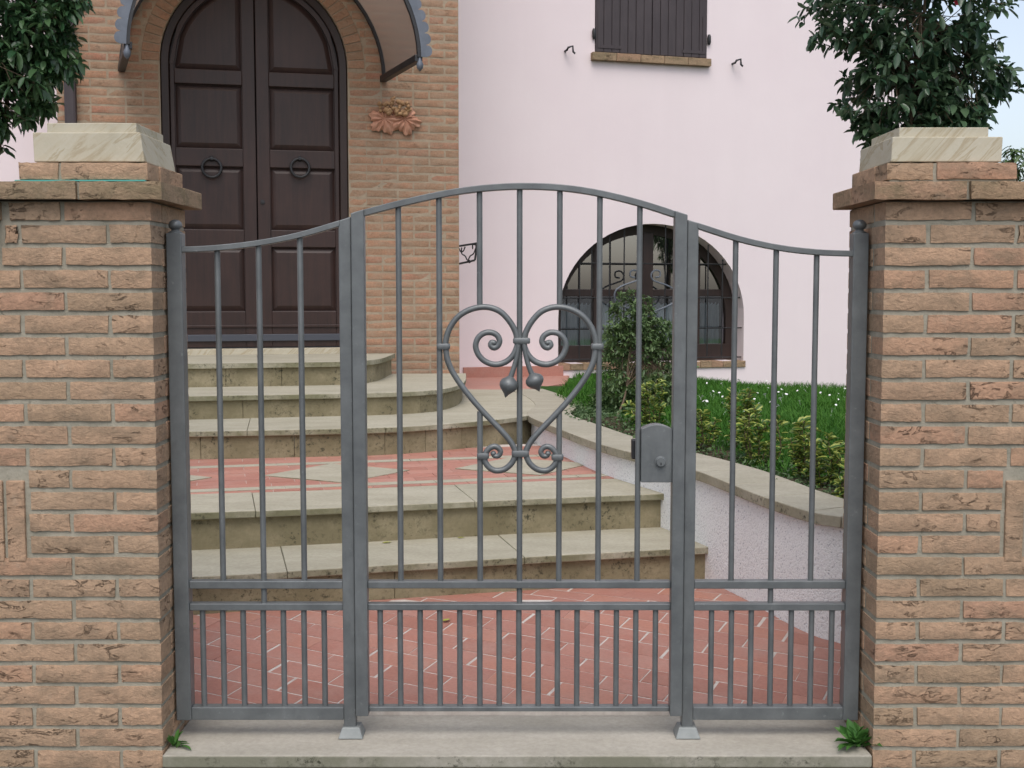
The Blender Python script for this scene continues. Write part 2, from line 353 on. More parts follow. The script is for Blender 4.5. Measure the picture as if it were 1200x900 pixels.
# ------------------------------------------------------------------ threshold under the gate
sillo = MB().box(-1.08, 1.112, 3.588, YS - .002, -.066, -.028).build('threshold_slab', m_sill, bevel=.004, label='long pale stone threshold slab under the gate', cat='threshold')
MB().box(-1.08, 1.112, 3.735, 3.78, -.20, -.055).build('threshold_base', m_riser, sillo)
MB().box(-1.08, 1.112, 3.62, 3.735, -.20, -.066).build('threshold_base', m_riser, sillo)

# ------------------------------------------------------------------ steps
def seg_strip(parent, name, front, back, z0, z1, mat, cuts, bevel=.004, gap=.002):
    """slabs between two plan curves (same count), split at the given indices"""
    idx = [0] + list(cuts) + [len(front) - 1]
    for a, b in zip(idx[:-1], idx[1:]):
        f = [Vector((p[0], p[1], 0)) for p in front[a:b + 1]]; k = [Vector((p[0], p[1], 0)) for p in back[a:b + 1]]
        d = (f[1] - f[0]).normalized() * gap * .5; f[0] += d; k[0] += d; d = (f[-1] - f[-2]).normalized() * gap * .5; f[-1] -= d; k[-1] -= d
        m = MB(); n = len(f); jz = random.uniform(-.0015, .0015)
        vs = [p + Vector((0, 0, z)) for z in (z0, z1 + jz) for p in f + k]
        m.v = [tuple(v) for v in vs]
        for i in range(n - 1):
            m.f += [(i, n + i, n + i + 1, i + 1), (2 * n + i, 2 * n + i + 1, 3 * n + i + 1, 3 * n + i), (i, i + 1, 2 * n + i + 1, 2 * n + i), (n + i, 3 * n + i, 3 * n + i + 1, n + i + 1)]
        m.f += [(0, 2 * n, 3 * n, n), (n - 1, 2 * n - 1, 4 * n - 1, 3 * n - 1)]
        m.build(name, mat, parent, smooth=30, bevel=bevel)
def offs(path, d):                     # shift a plan curve away from the street (path runs left to right)
    out = []
    for i, p in enumerate(path):
        a = path[max(i - 1, 0)]; b = path[min(i + 1, len(path) - 1)]; t = Vector((b[0] - a[0], b[1] - a[1], 0)).normalized(); out.append(Vector((p[0] - t.y * d, p[1] + t.x * d, 0)))
    return out
steps = thing('entrance_steps', (-.8, 5.0, .05), 'wide sandstone entrance steps with tiled landing and curved upper treads', 'steps')
NOSE = .03
def line(p, q, n): return [Vector((p[0] + (q[0] - p[0]) * i / n, p[1] + (q[1] - p[1]) * i / n, 0)) for i in range(n + 1)]
s1 = smooth_path([(-2.3, 4.70, 0), (-1.327, 4.85, 0), (-.624, 5.035, 0), (0, 5.196, 0), (.72, 5.375, 0), (1.06, 5.455, 0)], 3)
s2 = smooth_path([(-2.4, 5.16, 0), (-1.457, 5.327, 0), (-.79, 5.475, 0), (0, 5.68, 0), (.748, 5.853, 0), (.93, 5.90, 0)], 3)
def shift(pth, d): return [Vector((p[0] - math.sin(a14) * d, p[1] + math.cos(a14) * d, 0)) for p in pth]
def resample(path, n):
    L = [0]
    for a, b in zip(path[:-1], path[1:]): L.append(L[-1] + (Vector(b) - Vector(a)).length)
    out = []
    for i in range(n + 1):
        d = L[-1] * i / n; j = max(k for k in range(len(L)) if L[k] <= d + 1e-9); j = min(j, len(path) - 2)
        out.append(Vector(path[j]).lerp(Vector(path[j + 1]), (d - L[j]) / max(L[j + 1] - L[j], 1e-9)))
    return out
s1 = resample(s1, 30); s2 = resample(s2, 30)
seg_strip(steps, 'tread', s1, shift(s1, .62), Z1 - .032, Z1, m_tread, [12, 21])
seg_strip(steps, 'riser', shift(s1, NOSE), shift(s1, NOSE + .03), -.02, Z1 - .032, m_riser, [7, 16, 24], .002)
seg_strip(steps, 'tread', s2, shift(s2, .515), Z2 - .032, Z2, m_tread, [11, 20])
seg_strip(steps, 'riser', shift(s2, NOSE), shift(s2, NOSE + .03), Z1 - .03, Z2 - .032, m_riser, [6, 13, 22], .002)
# curved upper steps, mirrored about the door
def mirrored(rpts):
    loc = [HB.loc(x, y) for x, y in rpts]; full = [(-s, t) for s, t in reversed(loc) if s > .05] + [(s, t) for s, t in loc if s > .05]
    w = [HB.w(s, 0, t) for s, t in full]; return resample(smooth_path([(p.x, p.y, 0) for p in w], 6), 48)
r3 = [HB.w(-2.0, 0, 2.0), HB.w(-1.2, 0, 2.42)]
s3 = resample(smooth_path([(p.x, p.y, 0) for p in r3] + [(-1.935, 7.03, 0), (-1.034, 7.165, 0), (-.626, 7.30, 0), (-.217, 7.59, 0), (.028, 7.85, 0), (.14, 8.02, 0), (.34, 8.30, 0)], 6), 48)
s4 = mirrored([(-1.75, 7.70), (-1.135, 7.87), (-.95, 7.91), (-.617, 8.07), (-.44, 8.36), (-.355, 8.9), (-.38, 9.85)])
s5 = mirrored([(-1.82, 8.49), (-1.237, 8.57), (-1.077, 8.72), (-.985, 9.01), (-.955, 9.75)])
def fan(path, z0, z1, inner, name, mat, cuts, bevel=.004):
    back = [Vector((p.x, p.y, 0)).lerp(Vector((inner[0], inner[1], 0)), inner[2]) for p in path]; seg_strip(steps, name, path, back, z0, z1, mat, cuts, bevel)
dc = HB.w(0, 0, -.05)
for pth, zt, zb, cu, rc in ((s3, Z3, Z2, [14, 22, 31, 40], 17), (s4, Z4, Z3, [13, 24, 35], 13), (s5, Z5, Z4, [24], 9)):
    fan(pth, zt - .034, zt, (dc.x, dc.y, .60 if zt < Z5 else .985), 'tread', m_tread, cu)
    ins = offs(pth, NOSE); ins2 = offs(pth, NOSE + .03); n = len(pth)
    seg_strip(steps, 'riser', ins, ins2, zb - .03, zt - .034, m_riser, sorted(set(int(round(i * (n - 1) / rc + random.uniform(-.6, .6))) for i in range(1, rc))), .002, .002)
# door sill stone
MB().pbox(HB, -.80, .80, -.16, .06, Z5 - .01, Z5 + .045).build('door_sill', m_cap, steps, bevel=.004)
# terrace behind step 3 (stone) and red walk along the pink wall
tp = [(-.3, 8.2), (.10, 7.98), (.20, 8.6), (.13, 9.5), (-.05, 10.1), (-.5, 10.15), (-.6, 9.0)]
MB().prism([Vector((x, y, 0)) for x, y in tp], Vector((0, 0, Z3 - .05)), Vector((0, 0, Z3 - .0035))).build('terrace_slab', m_tread, steps)
MB().prism([Vector((x, y, 0)) for x, y in [(-.9, 10.02), (.02, 10.1), (.5, 10.9), (.6, 12.3), (-.9, 12.0)]], Vector((0, 0, Z3 - .07)), Vector((0, 0, Z3 - .012))).build('walk', m_terra, kind='structure')
# landing: terracotta field, pale bands and diamonds
land = shift(s2, .51)
lb = MB(); lp = [(p.x, p.y) for p in land] + [(.80, 7.9), (-3.4, 7.3)]
lb.prism([Vector((x, y, 0)) for x, y in lp], Vector((0, 0, Z2 - .05)), Vector((0, 0, Z2 - .003)))
lb_o = lb.build('landing_bed', m_grout, steps)
tile_o = lb_o
ldir = Vector((math.cos(a14), math.sin(a14), 0)); lnor = Vector((-math.sin(a14), math.cos(a14), 0))
L0 = Vector((0, 5.68, 0)) + lnor * .512
def lpt(a, b, z=Z2): q = L0 + ldir * a + lnor * b; return Vector((q.x, q.y, z))
def ltiles(b0, b1, tl, rows, a0=-2.6, a1=1.35):
    tw = (b1 - b0) / rows
    for j in range(rows):
        a = a0 + (tl / 2 if j % 2 else 0)
        while a < a1:
            m = MB(); g = .0017; jz = random.uniform(-.001, .001)
            m.prism([lpt(a + g, b0 + j * tw + g), lpt(a + tl - g, b0 + j * tw + g), lpt(a + tl - g, b0 + (j + 1) * tw - g), lpt(a + g, b0 + (j + 1) * tw - g)], Vector((0, 0, -.02)), Vector((0, 0, jz)))
            m.build('tile', m_terra, lb_o); a += tl
def lband(b0, b1, a0=-2.6, a1=1.3, n=5):
    for i in range(n):
        x0 = a0 + (a1 - a0) * i / n + .002; x1 = a0 + (a1 - a0) * (i + 1) / n - .002
        MB().prism([lpt(x0, b0 + .003), lpt(x1, b0 + .003), lpt(x1, b1 - .003), lpt(x0, b1 - .003)], Vector((0, 0, -.02)), Vector((0, 0, .0005))).build('border_stone', m_tread, lb_o)
ltiles(0, .07, .25, 1); lband(.07, .165); ltiles(.165, .90, .25, 6); lband(.90, .995); ltiles(.995, 1.40, .25, 3)
for ac, hw in ((-.73, .40), (.33, .40), (-1.8, .4)):
    MB().prism([lpt(ac - hw, .53), lpt(ac, .18), lpt(ac + hw, .53), lpt(ac, .885)], Vector((0, 0, -.02)), Vector((0, 0, .004))).build('diamond_inlay', m_tread, lb_o)

# ------------------------------------------------------------------ garden retaining wall
gw = thing('garden_wall', (.8, 5.6, .1), 'low white roughcast garden wall with sandstone coping beside the steps', 'wall')
face = smooth_path([(2.4, 3.95, 0), (1.75, 4.12, 0), (1.46, 4.33, 0), (1.285, 4.55, 0), (1.19, 4.65, 0), (1.07, 4.91, 0), (.985, 5.165, 0), (.918, 5.37, 0), (.785, 5.77, 0), (.645, 6.11, 0), (.485, 6.53, 0), (.30, 7.24, 0), (.13, 8.02, 0), (.20, 8.7, 0), (.13, 9.5, 0), (.0, 10.1, 0)], 4)
def zcop(y): return .54 + (.576 - .54) * max(0, min(1, (y - 4.6) / .8))
fl = list(reversed(face))              # runs away -> toward street (left to right in offs terms)
back = offs(fl, .22); lip = offs(fl, -.03); lipb = offs(fl, .27)
m = MB(); n = len(fl)
for zt in (0, 1):
    pass
vs = [Vector((p.x, p.y, -.1)) for p in fl] + [Vector((p.x, p.y, zcop(p.y) - .045)) for p in fl] + [Vector((p.x, p.y, -.1)) for p in back] + [Vector((p.x, p.y, zcop(q.y) - .045)) for p, q in zip(back, fl)]
fs = []
for i in range(n - 1): fs += [(i, i + 1, n + i + 1, n + i), (2 * n + i, 3 * n + i, 3 * n + i + 1, 2 * n + i + 1), (n + i, n + i + 1, 3 * n + i + 1, 3 * n + i)]
m.add(vs, fs); m.build('wall_face', m_rough, gw, smooth=40)
cuts = [0, 10, 18, 25, 31, 36, 40, 44, 48, 52, n - 1]
for a, b in zip(cuts[:-1], cuts[1:]):
    secs = []
    for i in range(a, b + 1):
        z = zcop(fl[i].y); f, k = lip[i].copy(), lipb[i].copy()
        if i == a: d = (lip[i + 1] - lip[i]).normalized() * .002; f += d; k += d
        if i == b: d = (lip[i] - lip[i - 1]).normalized() * .002; f -= d; k -= d
        secs.append([Vector((f.x, f.y, z - .045)), Vector((k.x, k.y, z - .045)), Vector((k.x, k.y, z)), Vector((f.x, f.y, z))])
    MB().rects(secs).build('coping_slab', m_coping, gw, smooth=30, bevel=.004)

# ------------------------------------------------------------------ lawn
def zlawn(x, y):
    base = .50 + .05 * min(1, max(0, (y - 5) / 4)) - .085 * max(0, x - 1.0) * min(1, max(0, (y - 7) / 4)) ; return base + .012 * math.sin(3.1 * x + 1.3 * y) + .01 * math.sin(5 * y)
bx = [Vector((p.x, p.y, 0)) for p in offs(fl, .20)]
def edge_x(y):                          # garden side of the retaining wall
    best = None
    for a, b in zip(bx[:-1], bx[1:]):
        if min(a.y, b.y) <= y <= max(a.y, b.y) and abs(a.y - b.y) > 1e-6:
            k = (y - a.y) / (b.y - a.y); x = a.x + (b.x - a.x) * k; best = x if best is None else max(best, x)
    return best if best is not None else (.2 if y > 9 else 2.3)
m = MB(); ny, nx = 60, 24
for j in range(ny + 1):
    y = 4.1 + (15.5 - 4.1) * j / ny; x0 = edge_x(y)
    for i in range(nx + 1):
        x = x0 + (9.0 - x0) * (i / nx) ** 1.5; m.v.append((x, y, zlawn(x, y)))
for j in range(ny):
    for i in range(nx): a = j * (nx + 1) + i; m.f.append((a, a + 1, a + nx + 2, a + nx + 1))
m.build('lawn', m_lawn, kind='structure', smooth=60, label='garden lawn in front of the pink house')
# soil bed along the coping
m = MB(); ny = 40
for j in range(ny + 1):
    y = 4.25 + (8.0 - 4.25) * j / ny; x0 = edge_x(y) - .01; w = .52 + .10 * math.sin(4 * y)
    for k in range(4): x = x0 + w * k / 3; m.v.append((x, y, zlawn(x, y) + (.012 if k in (1, 2) else .004) + random.uniform(0, .012) - (.02 if k == 3 else 0)))
for j in range(ny):
    for k in range(3): a = j * 4 + k; m.f.append((a, a + 1, a + 5, a + 4))
m.build('soil_bed', m_soil, kind='structure', smooth=60)

# ================================================================== PLANT GEOMETRY
def leaves(name, pos, dirs, lens, widths, mat, parent=None, fold=.25, droop=.25, **kw):
    """one joined mesh of folded, drooping leaves (numpy): pos, dirs Nx3"""
    pos = np.asarray(pos); d = np.asarray(dirs); d = d / np.linalg.norm(d, axis=1, keepdims=True); N = len(pos)
    up = rng.normal(0, .35, (N, 3)) + np.array([0, 0, 1.0]); side = np.cross(d, up); side /= np.linalg.norm(side, axis=1, keepdims=True) + 1e-9
    nor = np.cross(side, d); L = np.asarray(lens)[:, None]; W = np.asarray(widths)[:, None]
    dn = np.array([0, 0, -1.0])
    def pt(a, b, h): return pos + d * L * a + side * W * b + nor * W * h + dn * L * droop * a * a
    V = np.stack([pt(0, 0, 0), pt(.18, -.33, fold), pt(.18, 0, 0), pt(.18, .33, fold), pt(.48, -.5, fold), pt(.48, 0, 0), pt(.48, .5, fold), pt(.78, -.36, fold), pt(.78, 0, 0), pt(.78, .36, fold), pt(1, 0, 0)], 1).reshape(-1, 3)
    tri = [(0, 2, 1), (0, 3, 2), (1, 2, 5), (1, 5, 4), (2, 3, 6), (2, 6, 5), (4, 5, 8), (4, 8, 7), (5, 6, 9), (5, 9, 8), (7, 8, 10), (8, 9, 10)]
    ux = [.5, .1, .5, .9, 0, .5, 1, .1, .5, .9, .5]
    T = np.array(tri); Fc = (T[None] + (np.arange(N) * 11)[:, None, None]).reshape(-1, 3)
    me = bpy.data.meshes.new(name); me.vertices.add(len(V)); me.vertices.foreach_set('co', V.astype(np.float32).ravel())
    me.loops.add(len(Fc) * 3); me.loops.foreach_set('vertex_index', Fc.astype(np.int32).ravel())
    me.polygons.add(len(Fc)); me.polygons.foreach_set('loop_start', np.arange(0, len(Fc) * 3, 3, dtype=np.int32)); me.polygons.foreach_set('loop_total', np.full(len(Fc), 3, dtype=np.int32))
    me.polygons.foreach_set('use_smooth', np.ones(len(Fc), dtype=bool))
    ul = me.uv_layers.new(name='UVMap'); u1 = np.array(ux)[T.ravel()]; uv = np.empty((N, 36, 2), dtype=np.float32); uv[:, :, 0] = u1[None]; uv[:, :, 1] = (np.arange(N) % 997)[:, None] + .5
    ul.data.foreach_set('uv', uv.ravel()); me.update(); me.validate()
    return link(name, me, mat, parent, **kw)
def inside(p, c, r): return ((p - np.array(c)) / np.array(r))
def big_shrub(name, label, base, centers, ntips, mat, leaf, trunk_r, seed, nleaf=(5, 9), cat='tree', limbs=7, group=None, spread=.9, droop=.45):
    """trunk, limbs and twigs carrying whorls of leaves; centers = [(centre, radii, share)]"""
    g = np.random.default_rng(seed); root = thing(name, base, label, cat, group); base = Vector(base)
    tips = []; ctr = Vector(centers[0][0])
    tot = sum(c[2] for c in centers)
    for c, r, sh in centers:
        k = int(ntips * sh / tot)
        v = g.normal(size=(k, 3)); v /= np.linalg.norm(v, axis=1, keepdims=True); rad = g.uniform(.30, 1.0, k) ** .55; bumpy = 1 + .10 * np.sin(v[:, 0] * 7 + seed) * np.cos(v[:, 2] * 6 + seed)
        tips += [Vector(np.array(c) + v[i] * rad[i] * bumpy[i] * np.array(r)) for i in range(k)]
    tr = MB(); fork = base.lerp(ctr, .45); fork.x += .02
    tr.tube(smooth_path([base - Vector((0, 0, .08)), base.lerp(fork, .5) + Vector((.03, .02, 0)), fork], 3), [trunk_r * (1 - .35 * i / 6) for i in range(7)], 8); tr.build('trunk', m_bark, root, smooth=60)
    heads = []; lm = MB()
    for i in range(limbs):
        q = tips[int(g.integers(len(tips)))]; h = ctr.lerp(q, .45); heads.append(h); mid = fork.lerp(h, .5) + Vector(g.normal(0, .03, 3))
        lm.tube(smooth_path([fork, mid, h], 3), [trunk_r * .55 * (1 - .6 * j / 6) for j in range(7)], 6)
    for i, q in enumerate(tips):
        if i % 2: continue
        h = min(heads, key=lambda e: (e - q).length); lm.tube([h, h.lerp(q, .6) + Vector(g.normal(0, .02, 3)), q], [trunk_r * .12, trunk_r * .08, trunk_r * .05], 4, False)
    lm.build('branches', m_bark, root, smooth=60)
    pos, ds, ls, ws = [], [], [], []
    for q in tips:
        out = (q - ctr); out.z *= .5; out = out.normalized() if out.length > 1e-4 else Vector((0, 0, 1))
        axis = (out * .8 + Vector((0, 0, .35)) + Vector(g.normal(0, .3, 3))).normalized(); k = int(g.integers(*nleaf)); ph = g.uniform(0, 6.28)
        x = axis.orthogonal().normalized(); y = axis.cross(x)
        for j in range(k):
            a = ph + j * 2.4; el = g.uniform(.0, .8); dd = (x * math.cos(a) + y * math.sin(a)) * spread + axis * el + Vector((0, 0, -.25))
            L = leaf[0] * g.uniform(.55, 1.3); pos.append(q - axis * (j * leaf[0] * .12)); ds.append(dd); ls.append(L); ws.append(L * leaf[1] * g.uniform(.85, 1.15))
    leaves('crown', pos, ds, ls, ws, mat, root, droop=droop); return root

exec_order = None
# ================================================================== HOUSE
house = thing('house', (-.6, 11, Z3), 'pink rendered house with orange brick porch, arched wooden door and arched window', 'house')
def arch(cx, hw, zs, hh, n=28, z0=None):          # arch outline (s, z), right foot -> over -> left foot
    pts = [(cx + hw * math.cos(math.pi * i / n), zs + hh * math.sin(math.pi * i / n)) for i in range(n + 1)]
    if z0 is not None: pts = [(cx + hw, z0)] + pts + [(cx - hw, z0)]
    return pts
def wall_with_holes(m, pl, outer, holes, t, depth):
    polys = [[Vector((a, b, 0)) for a, b in outer]] + [[Vector((a, b, 0)) for a, b in h] for h in holes]
    tris = tessellate_polygon(polys); flat = [q for pp in polys for q in pp]
    m.add([pl.w(q.x, q.y, t) for q in flat], [tuple(x) for x in tris])
    for h in holes:
        k = len(h); m.add([pl.w(a, b, t) for a, b in h] + [pl.w(a, b, t - depth) for a, b in h], [(i, (i + 1) % k, k + (i + 1) % k, k + i) for i in range(k)])
# --- brick porch
DHW = (HB.at(409, 250)[0] - HB.at(191, 250)[0]) / 2; DC = (HB.at(409, 250)[0] + HB.at(191, 250)[0]) / 2
DZS = HB.at(300, 76)[1]; DZ0 = Z5 + .045
BS1 = HB.at(539, 250)[0]; BS0 = HB.at(66, 100)[0]
core = MB(); dh = arch(DC, DHW, DZS, DHW, 32, Z4 - .1)
wall_with_holes(core, HB, [(BS0, .3), (BS1 - .008, .3), (BS1 - .008, 6.5), (BS0, 6.5)], [dh], 0, .30)
core.add([HB.w(BS1 - .008, .3, 0), HB.w(BS1 - .008, .3, -2.2), HB.w(BS1 - .008, 6.5, -2.2), HB.w(BS1 - .008, 6.5, 0)], [(0, 1, 2, 3)])
core.add([HB.w(BS0, .3, 0), HB.w(BS0, .3, -2.2), HB.w(BS0, 6.5, -2.2), HB.w(BS0, 6.5, 0)], [(0, 1, 2, 3)])
porch = core.build('porch_wall', m_mortar2, house)
def brick_mesh(L, H, D, seed, nx=5, rough=.0022):
    """a brick with its face towards -Y, origin at the lower left front corner; wavering edges"""
    g = random.Random(seed); nz = 2; V = []; Fc = []
    for k in range(nz + 1):
        for i in range(nx + 1):
            x = L * i / nx; z = H * k / nz; y = g.uniform(-rough, rough)
            if i in (0, nx) or k in (0, nz): y = .0035 + g.uniform(0, rough)
            if i in (0, nx): x += (1 if i == 0 else -1) * g.uniform(0, rough * 1.3)
            if k in (0, nz): z += (1 if k == 0 else -1) * g.uniform(0, rough * 1.3)
            if 0 < i < nx: x += g.uniform(-.01, .01)
            V.append((x, y, z))
    W = nx + 1
    for k in range(nz):
        for i in range(nx): a = k * W + i; Fc.append((a, a + 1, a + W + 1, a + W))
    ring = [i for i in range(W)] + [W * k + nx for k in range(1, nz + 1)] + [W * nz + i for i in range(nx - 1, -1, -1)] + [W * k for k in range(nz - 1, 0, -1)]
    b = len(V)
    for r in ring: x, y, z = V[r]; V.append((min(max(x, .0), L), .010, z))
    n = len(ring)
    for i in range(n): Fc.append((ring[i], b + i, b + (i + 1) % n, ring[(i + 1) % n]))
    b2 = len(V)
    for r in ring: x, y, z = V[r]; V.append((x, D, z))
    for i in range(n): Fc.append((b + i, b2 + i, b2 + (i + 1) % n, b + (i + 1) % n))
    Fc.append(tuple(b2 + i for i in range(n - 1, -1, -1)))
    mm = MB(); mm.v = V; mm.f = Fc; return mm.mesh('brick', 35)
MC = {}
def get_brick(L, H, D, nvar, mat, nx=5, rough=.0022):
    L = max(.01, round(L / .005) * .005); k = (L, H, D, random.randrange(nvar), mat.name)
    if k not in MC: MC[k] = brick_mesh(L, H, D, hash(k[:4]) & 0xffff, nx, rough); MC[k].materials.append(mat)
    return MC[k]
HPITCH = .0674; BH = .0545
def hb(s, z, L, parent):
    me = get_brick(L, BH, .02, 5, m_house_brick, 4, .003); return link('brick', me, m_house_brick, parent, loc=HB.w(s, z + random.uniform(-.002, .002), .0065 + random.uniform(-.002, .002)), rot=(0, 0, HB.rz))
RING = .135; lowb = []
z = Z3 - .02; row = 0
while z < 4.02:
    zc = z + BH / 2; rr = DHW + RING + .01
    if zc > DZS: dd = (rr ** 2 - (zc - DZS) ** 2); hwid = math.sqrt(dd) if dd > 0 else 0
    else: hwid = DHW + .0
    # right of the door: from the corner inwards
    s = BS1; first = [.25, .12][row % 2]; L = first
    while s - .03 > DC + hwid:
        L2 = min(L, s - (DC + hwid) - .001)
        if L2 > .025: hb(s - L2, z, L2 - .010 if L2 == L else L2, porch)
        s -= L; L = .262 if random.random() > .18 else .13
    s = BS0; L = [.25, .12][row % 2]
    while s + .03 < DC - hwid:
        L2 = min(L, DC - hwid - s - .001)
        if L2 > .025:
            if z > 2.25: hb(s, z, L2 - .010, porch)
            else: lowb.append((s, z, L2 - .010))
        s += L; L = .262 if random.random() > .18 else .13
    z += HPITCH; row += 1
m = MB()
for s, z, L in lowb: m.pbox(HB, s, s + L, -.01, .01, z, z + BH)
m.build('lower_brickwork', m_house_brick, porch, kind='stuff')
nv = int(math.pi * (DHW + .02) / .062)
for i in range(nv):
    a = math.pi * (i + .5) / nv; w0 = (DHW + .004) * math.pi / nv / 2 * .86; w1 = (DHW + RING) * math.pi / nv / 2 * .88
    ca, sa = math.cos(a), math.sin(a); r0, r1 = DHW + .002, DHW + RING
    q = [(DC + r0 * ca + w0 * sa, DZS + r0 * sa - w0 * ca), (DC + r1 * ca + w1 * sa, DZS + r1 * sa - w1 * ca), (DC + r1 * ca - w1 * sa, DZS + r1 * sa + w1 * ca), (DC + r0 * ca - w0 * sa, DZS + r0 * sa + w0 * ca)]
    MB().prism([HB.w(x, y) for x, y in q], HB.n * -.01, HB.n * random.uniform(.004, .008)).build('arch_brick', m_house_brick, porch, bevel=.003)
MB().pbox(HB, *[HB.at(u, 100)[0] for u in (76, 90)], .012, .085, .4, 6.4).build('downpipe', m_shut, house, bevel=.02)
# --- door
TD = -.09                                # door face behind the brick face
fr = MB(); n = 32; FWD = .065
outer = arch(DC, DHW - .004, DZS, DHW - .004, n, DZ0); inner = arch(DC, DHW - FWD, DZS, DHW - FWD, n, DZ0)
secs = [[HB.w(*a, TD + .06), HB.w(*b, TD + .045), HB.w(*b, TD - .04), HB.w(*a, TD - .04)] for a, b in zip(outer, inner)]
fr.rects(secs).build('door_frame', m_frame, house, smooth=30, bevel=.006)
HW = DHW - FWD - .004
def arch_h(x, hw=HW): return DZS + math.sqrt(max(hw * hw - (x - DC) ** 2, 0))
for sg, nm in ((-1, 'left leaf of arched front door'), (1, 'right leaf of arched front door')):
    e0 = DC + sg * .004; 
    poly = [(e0, DZ0 + .01)] + [(DC + sg * HW, DZ0 + .01)] + [(DC + sg * HW * math.cos(math.pi / 2 * i / 16), DZS + HW * math.sin(math.pi / 2 * i / 16)) for i in range(16)] + [(e0, DZS + HW)]
    leaf = MB().prism([HB.w(a, b) for a, b in poly], HB.n * (TD - .05), HB.n * (TD - .012)).build('door_leaf', m_door, house, label=nm)
    # raised stiles and rails form the panel grid
    rails = [HB.at(300, v)[1] for v in (402, 366, 287, 271, 193, 176, 97, 80)]
    pz = [(HB.at(300, 365)[1], HB.at(300, 289)[1]), (HB.at(300, 269)[1], HB.at(300, 195)[1]), (HB.at(300, 174)[1], HB.at(300, 99)[1])]
    xi, xo = DC + sg * .105, DC + sg * (HW - .035)
    xa, xb = min(xi, xo), max(xi, xo)
    zlev = [DZ0 + .01] + [q for ab in pz for q in ab] + [HB.at(300, 82)[1]]
    T0, T1 = TD - .012, TD + .024
    rail = MB()
    sx0, sx1 = (e0, xi) if sg > 0 else (xi, e0)
    MB().pbox(HB, sx0, sx1, T0, T1, DZ0 + .01, DZS + math.sqrt(HW * HW - .108 ** 2) - .0).build('stile', m_door, leaf, bevel=.005)
    sx0, sx1 = (xo, DC + sg * HW) if sg > 0 else (DC + sg * HW, xo)
    MB().pbox(HB, sx0, sx1, T0, T1, DZ0 + .01, max(DZS, zlev[-1])).build('stile', m_door, leaf, bevel=.005)
    for za, zb in ((DZ0 + .01, pz[0][0]), (pz[0][1], pz[1][0]), (pz[1][1], pz[2][0]), (pz[2][1], zlev[-1])):
        MB().pbox(HB, xa, xb, T0, T1 - .001, za, zb).build('rail', m_door, leaf, bevel=.005)
    # arched outer band of the top panel
    ri = HW - .038; k = 18
    o_ = []; i_ = []
    for i in range(k + 1):
        x = xo - (xo - xi) * i / k; o_.append((x if i else DC + sg * HW, max(arch_h(x), DZS) if i else DZS)); i_.append((x, max(DZS + math.sqrt(max(ri * ri - (x - DC) ** 2, 0)), zlev[-1])))
    secs = [[HB.w(*a, T1), HB.w(*b, T1), HB.w(*b, T0), HB.w(*a, T0)] for a, b in zip(o_, i_)]
    MB().rects(secs).build('arched_rail', m_door, leaf, smooth=30)
    # raised fielded panels
    for za, zb in pz:
        b_ = .045; q0 = [(xa + .006, za + .006), (xb - .006, za + .006), (xb - .006, zb - .006), (xa + .006, zb - .006)]; q1 = [(xa + b_, za + b_), (xb - b_, za + b_), (xb - b_, zb - b_), (xa + b_, zb - b_)]
        mm = MB(); mm.add([HB.w(*p, T0 + .001) for p in q0] + [HB.w(*p, T0 + .017) for p in q1], [(0, 1, 5, 4), (1, 2, 6, 5), (2, 3, 7, 6), (3, 0, 4, 7), (4, 5, 6, 7)]); mm.build('panel', m_door, leaf)
    def topshape(ins):
        zl = zlev[-1] + ins; r_ = ri - ins; pts = [(xi + sg * ins, zl)]; x_end = DC + sg * math.sqrt(max(r_ * r_ - max(zl - DZS, 0) ** 2, 0)) ; x_end = DC + sg * min(abs(x_end - DC), abs(xo - DC) - ins); pts.append((x_end, zl))
        for i in range(13): x = x_end + (xi + sg * ins - x_end) * i / 12; pts.append((x, max(DZS + math.sqrt(max(r_ * r_ - (x - DC) ** 2, 0)), zl)))
        return pts
    q0, q1 = topshape(.006), topshape(.045); k = len(q0)
    mm = MB(); mm.add([HB.w(*p, T0 + .001) for p in q0] + [HB.w(*p, T0 + .017) for p in q1], [(i, (i + 1) % k, k + (i + 1) % k, k + i) for i in range(k)] + [tuple(range(k, 2 * k))]); mm.build('panel', m_door, leaf)
    MB().pbox(HB, min(DC + sg * .01, DC + sg * HW), max(DC + sg * .01, DC + sg * HW), T1, T1 + .02, HB.at(300, 400)[1], HB.at(300, 392)[1]).build('kick_plate', m_kick, leaf, bevel=.004)
    MB().pbox(HB, min(DC + sg * .01, DC + sg * HW), max(DC + sg * .01, DC + sg * HW), T1, T1 + .014, HB.at(300, 384)[1], HB.at(300, 381)[1]).build('drip_moulding', m_door, leaf, bevel=.003)
    cx, cz = HB.at(248 if sg < 0 else 352, 196); rr = .074
    ringp = [HB.w(cx + rr * math.cos(a), cz + rr * math.sin(a), T1 + .022) for a in [2 * math.pi * i / 24 for i in range(25)]]
    kn = MB().tube(ringp, .0115, 8, False); kn.lathe(HB.w(cx, cz + rr, T1), [(0, .022), (.012, .022), (.02, .016), (.034, .014), (.036, .0)], HB.n, 12); kn.build('knocker', m_black, leaf, smooth=50)
    if sg > 0:
        cx, cz = HB.at(308, 236); MB().lathe(HB.w(cx, cz, T1), [(0, .018), (.012, .018), (.014, 0)], HB.n, 12).build('lock_rosette', m_black, leaf, smooth=40)
MB().pbox(HB, DC - HW, DC + HW, TD - .03, TD + .02, Z5 + .02, DZ0 + .012).build('door_threshold', m_dark, house)
MB().pbox(HB, DC - DHW, DC + DHW, -.40, -.29, .5, 4.2).build('inner_wall', m_dark, house)

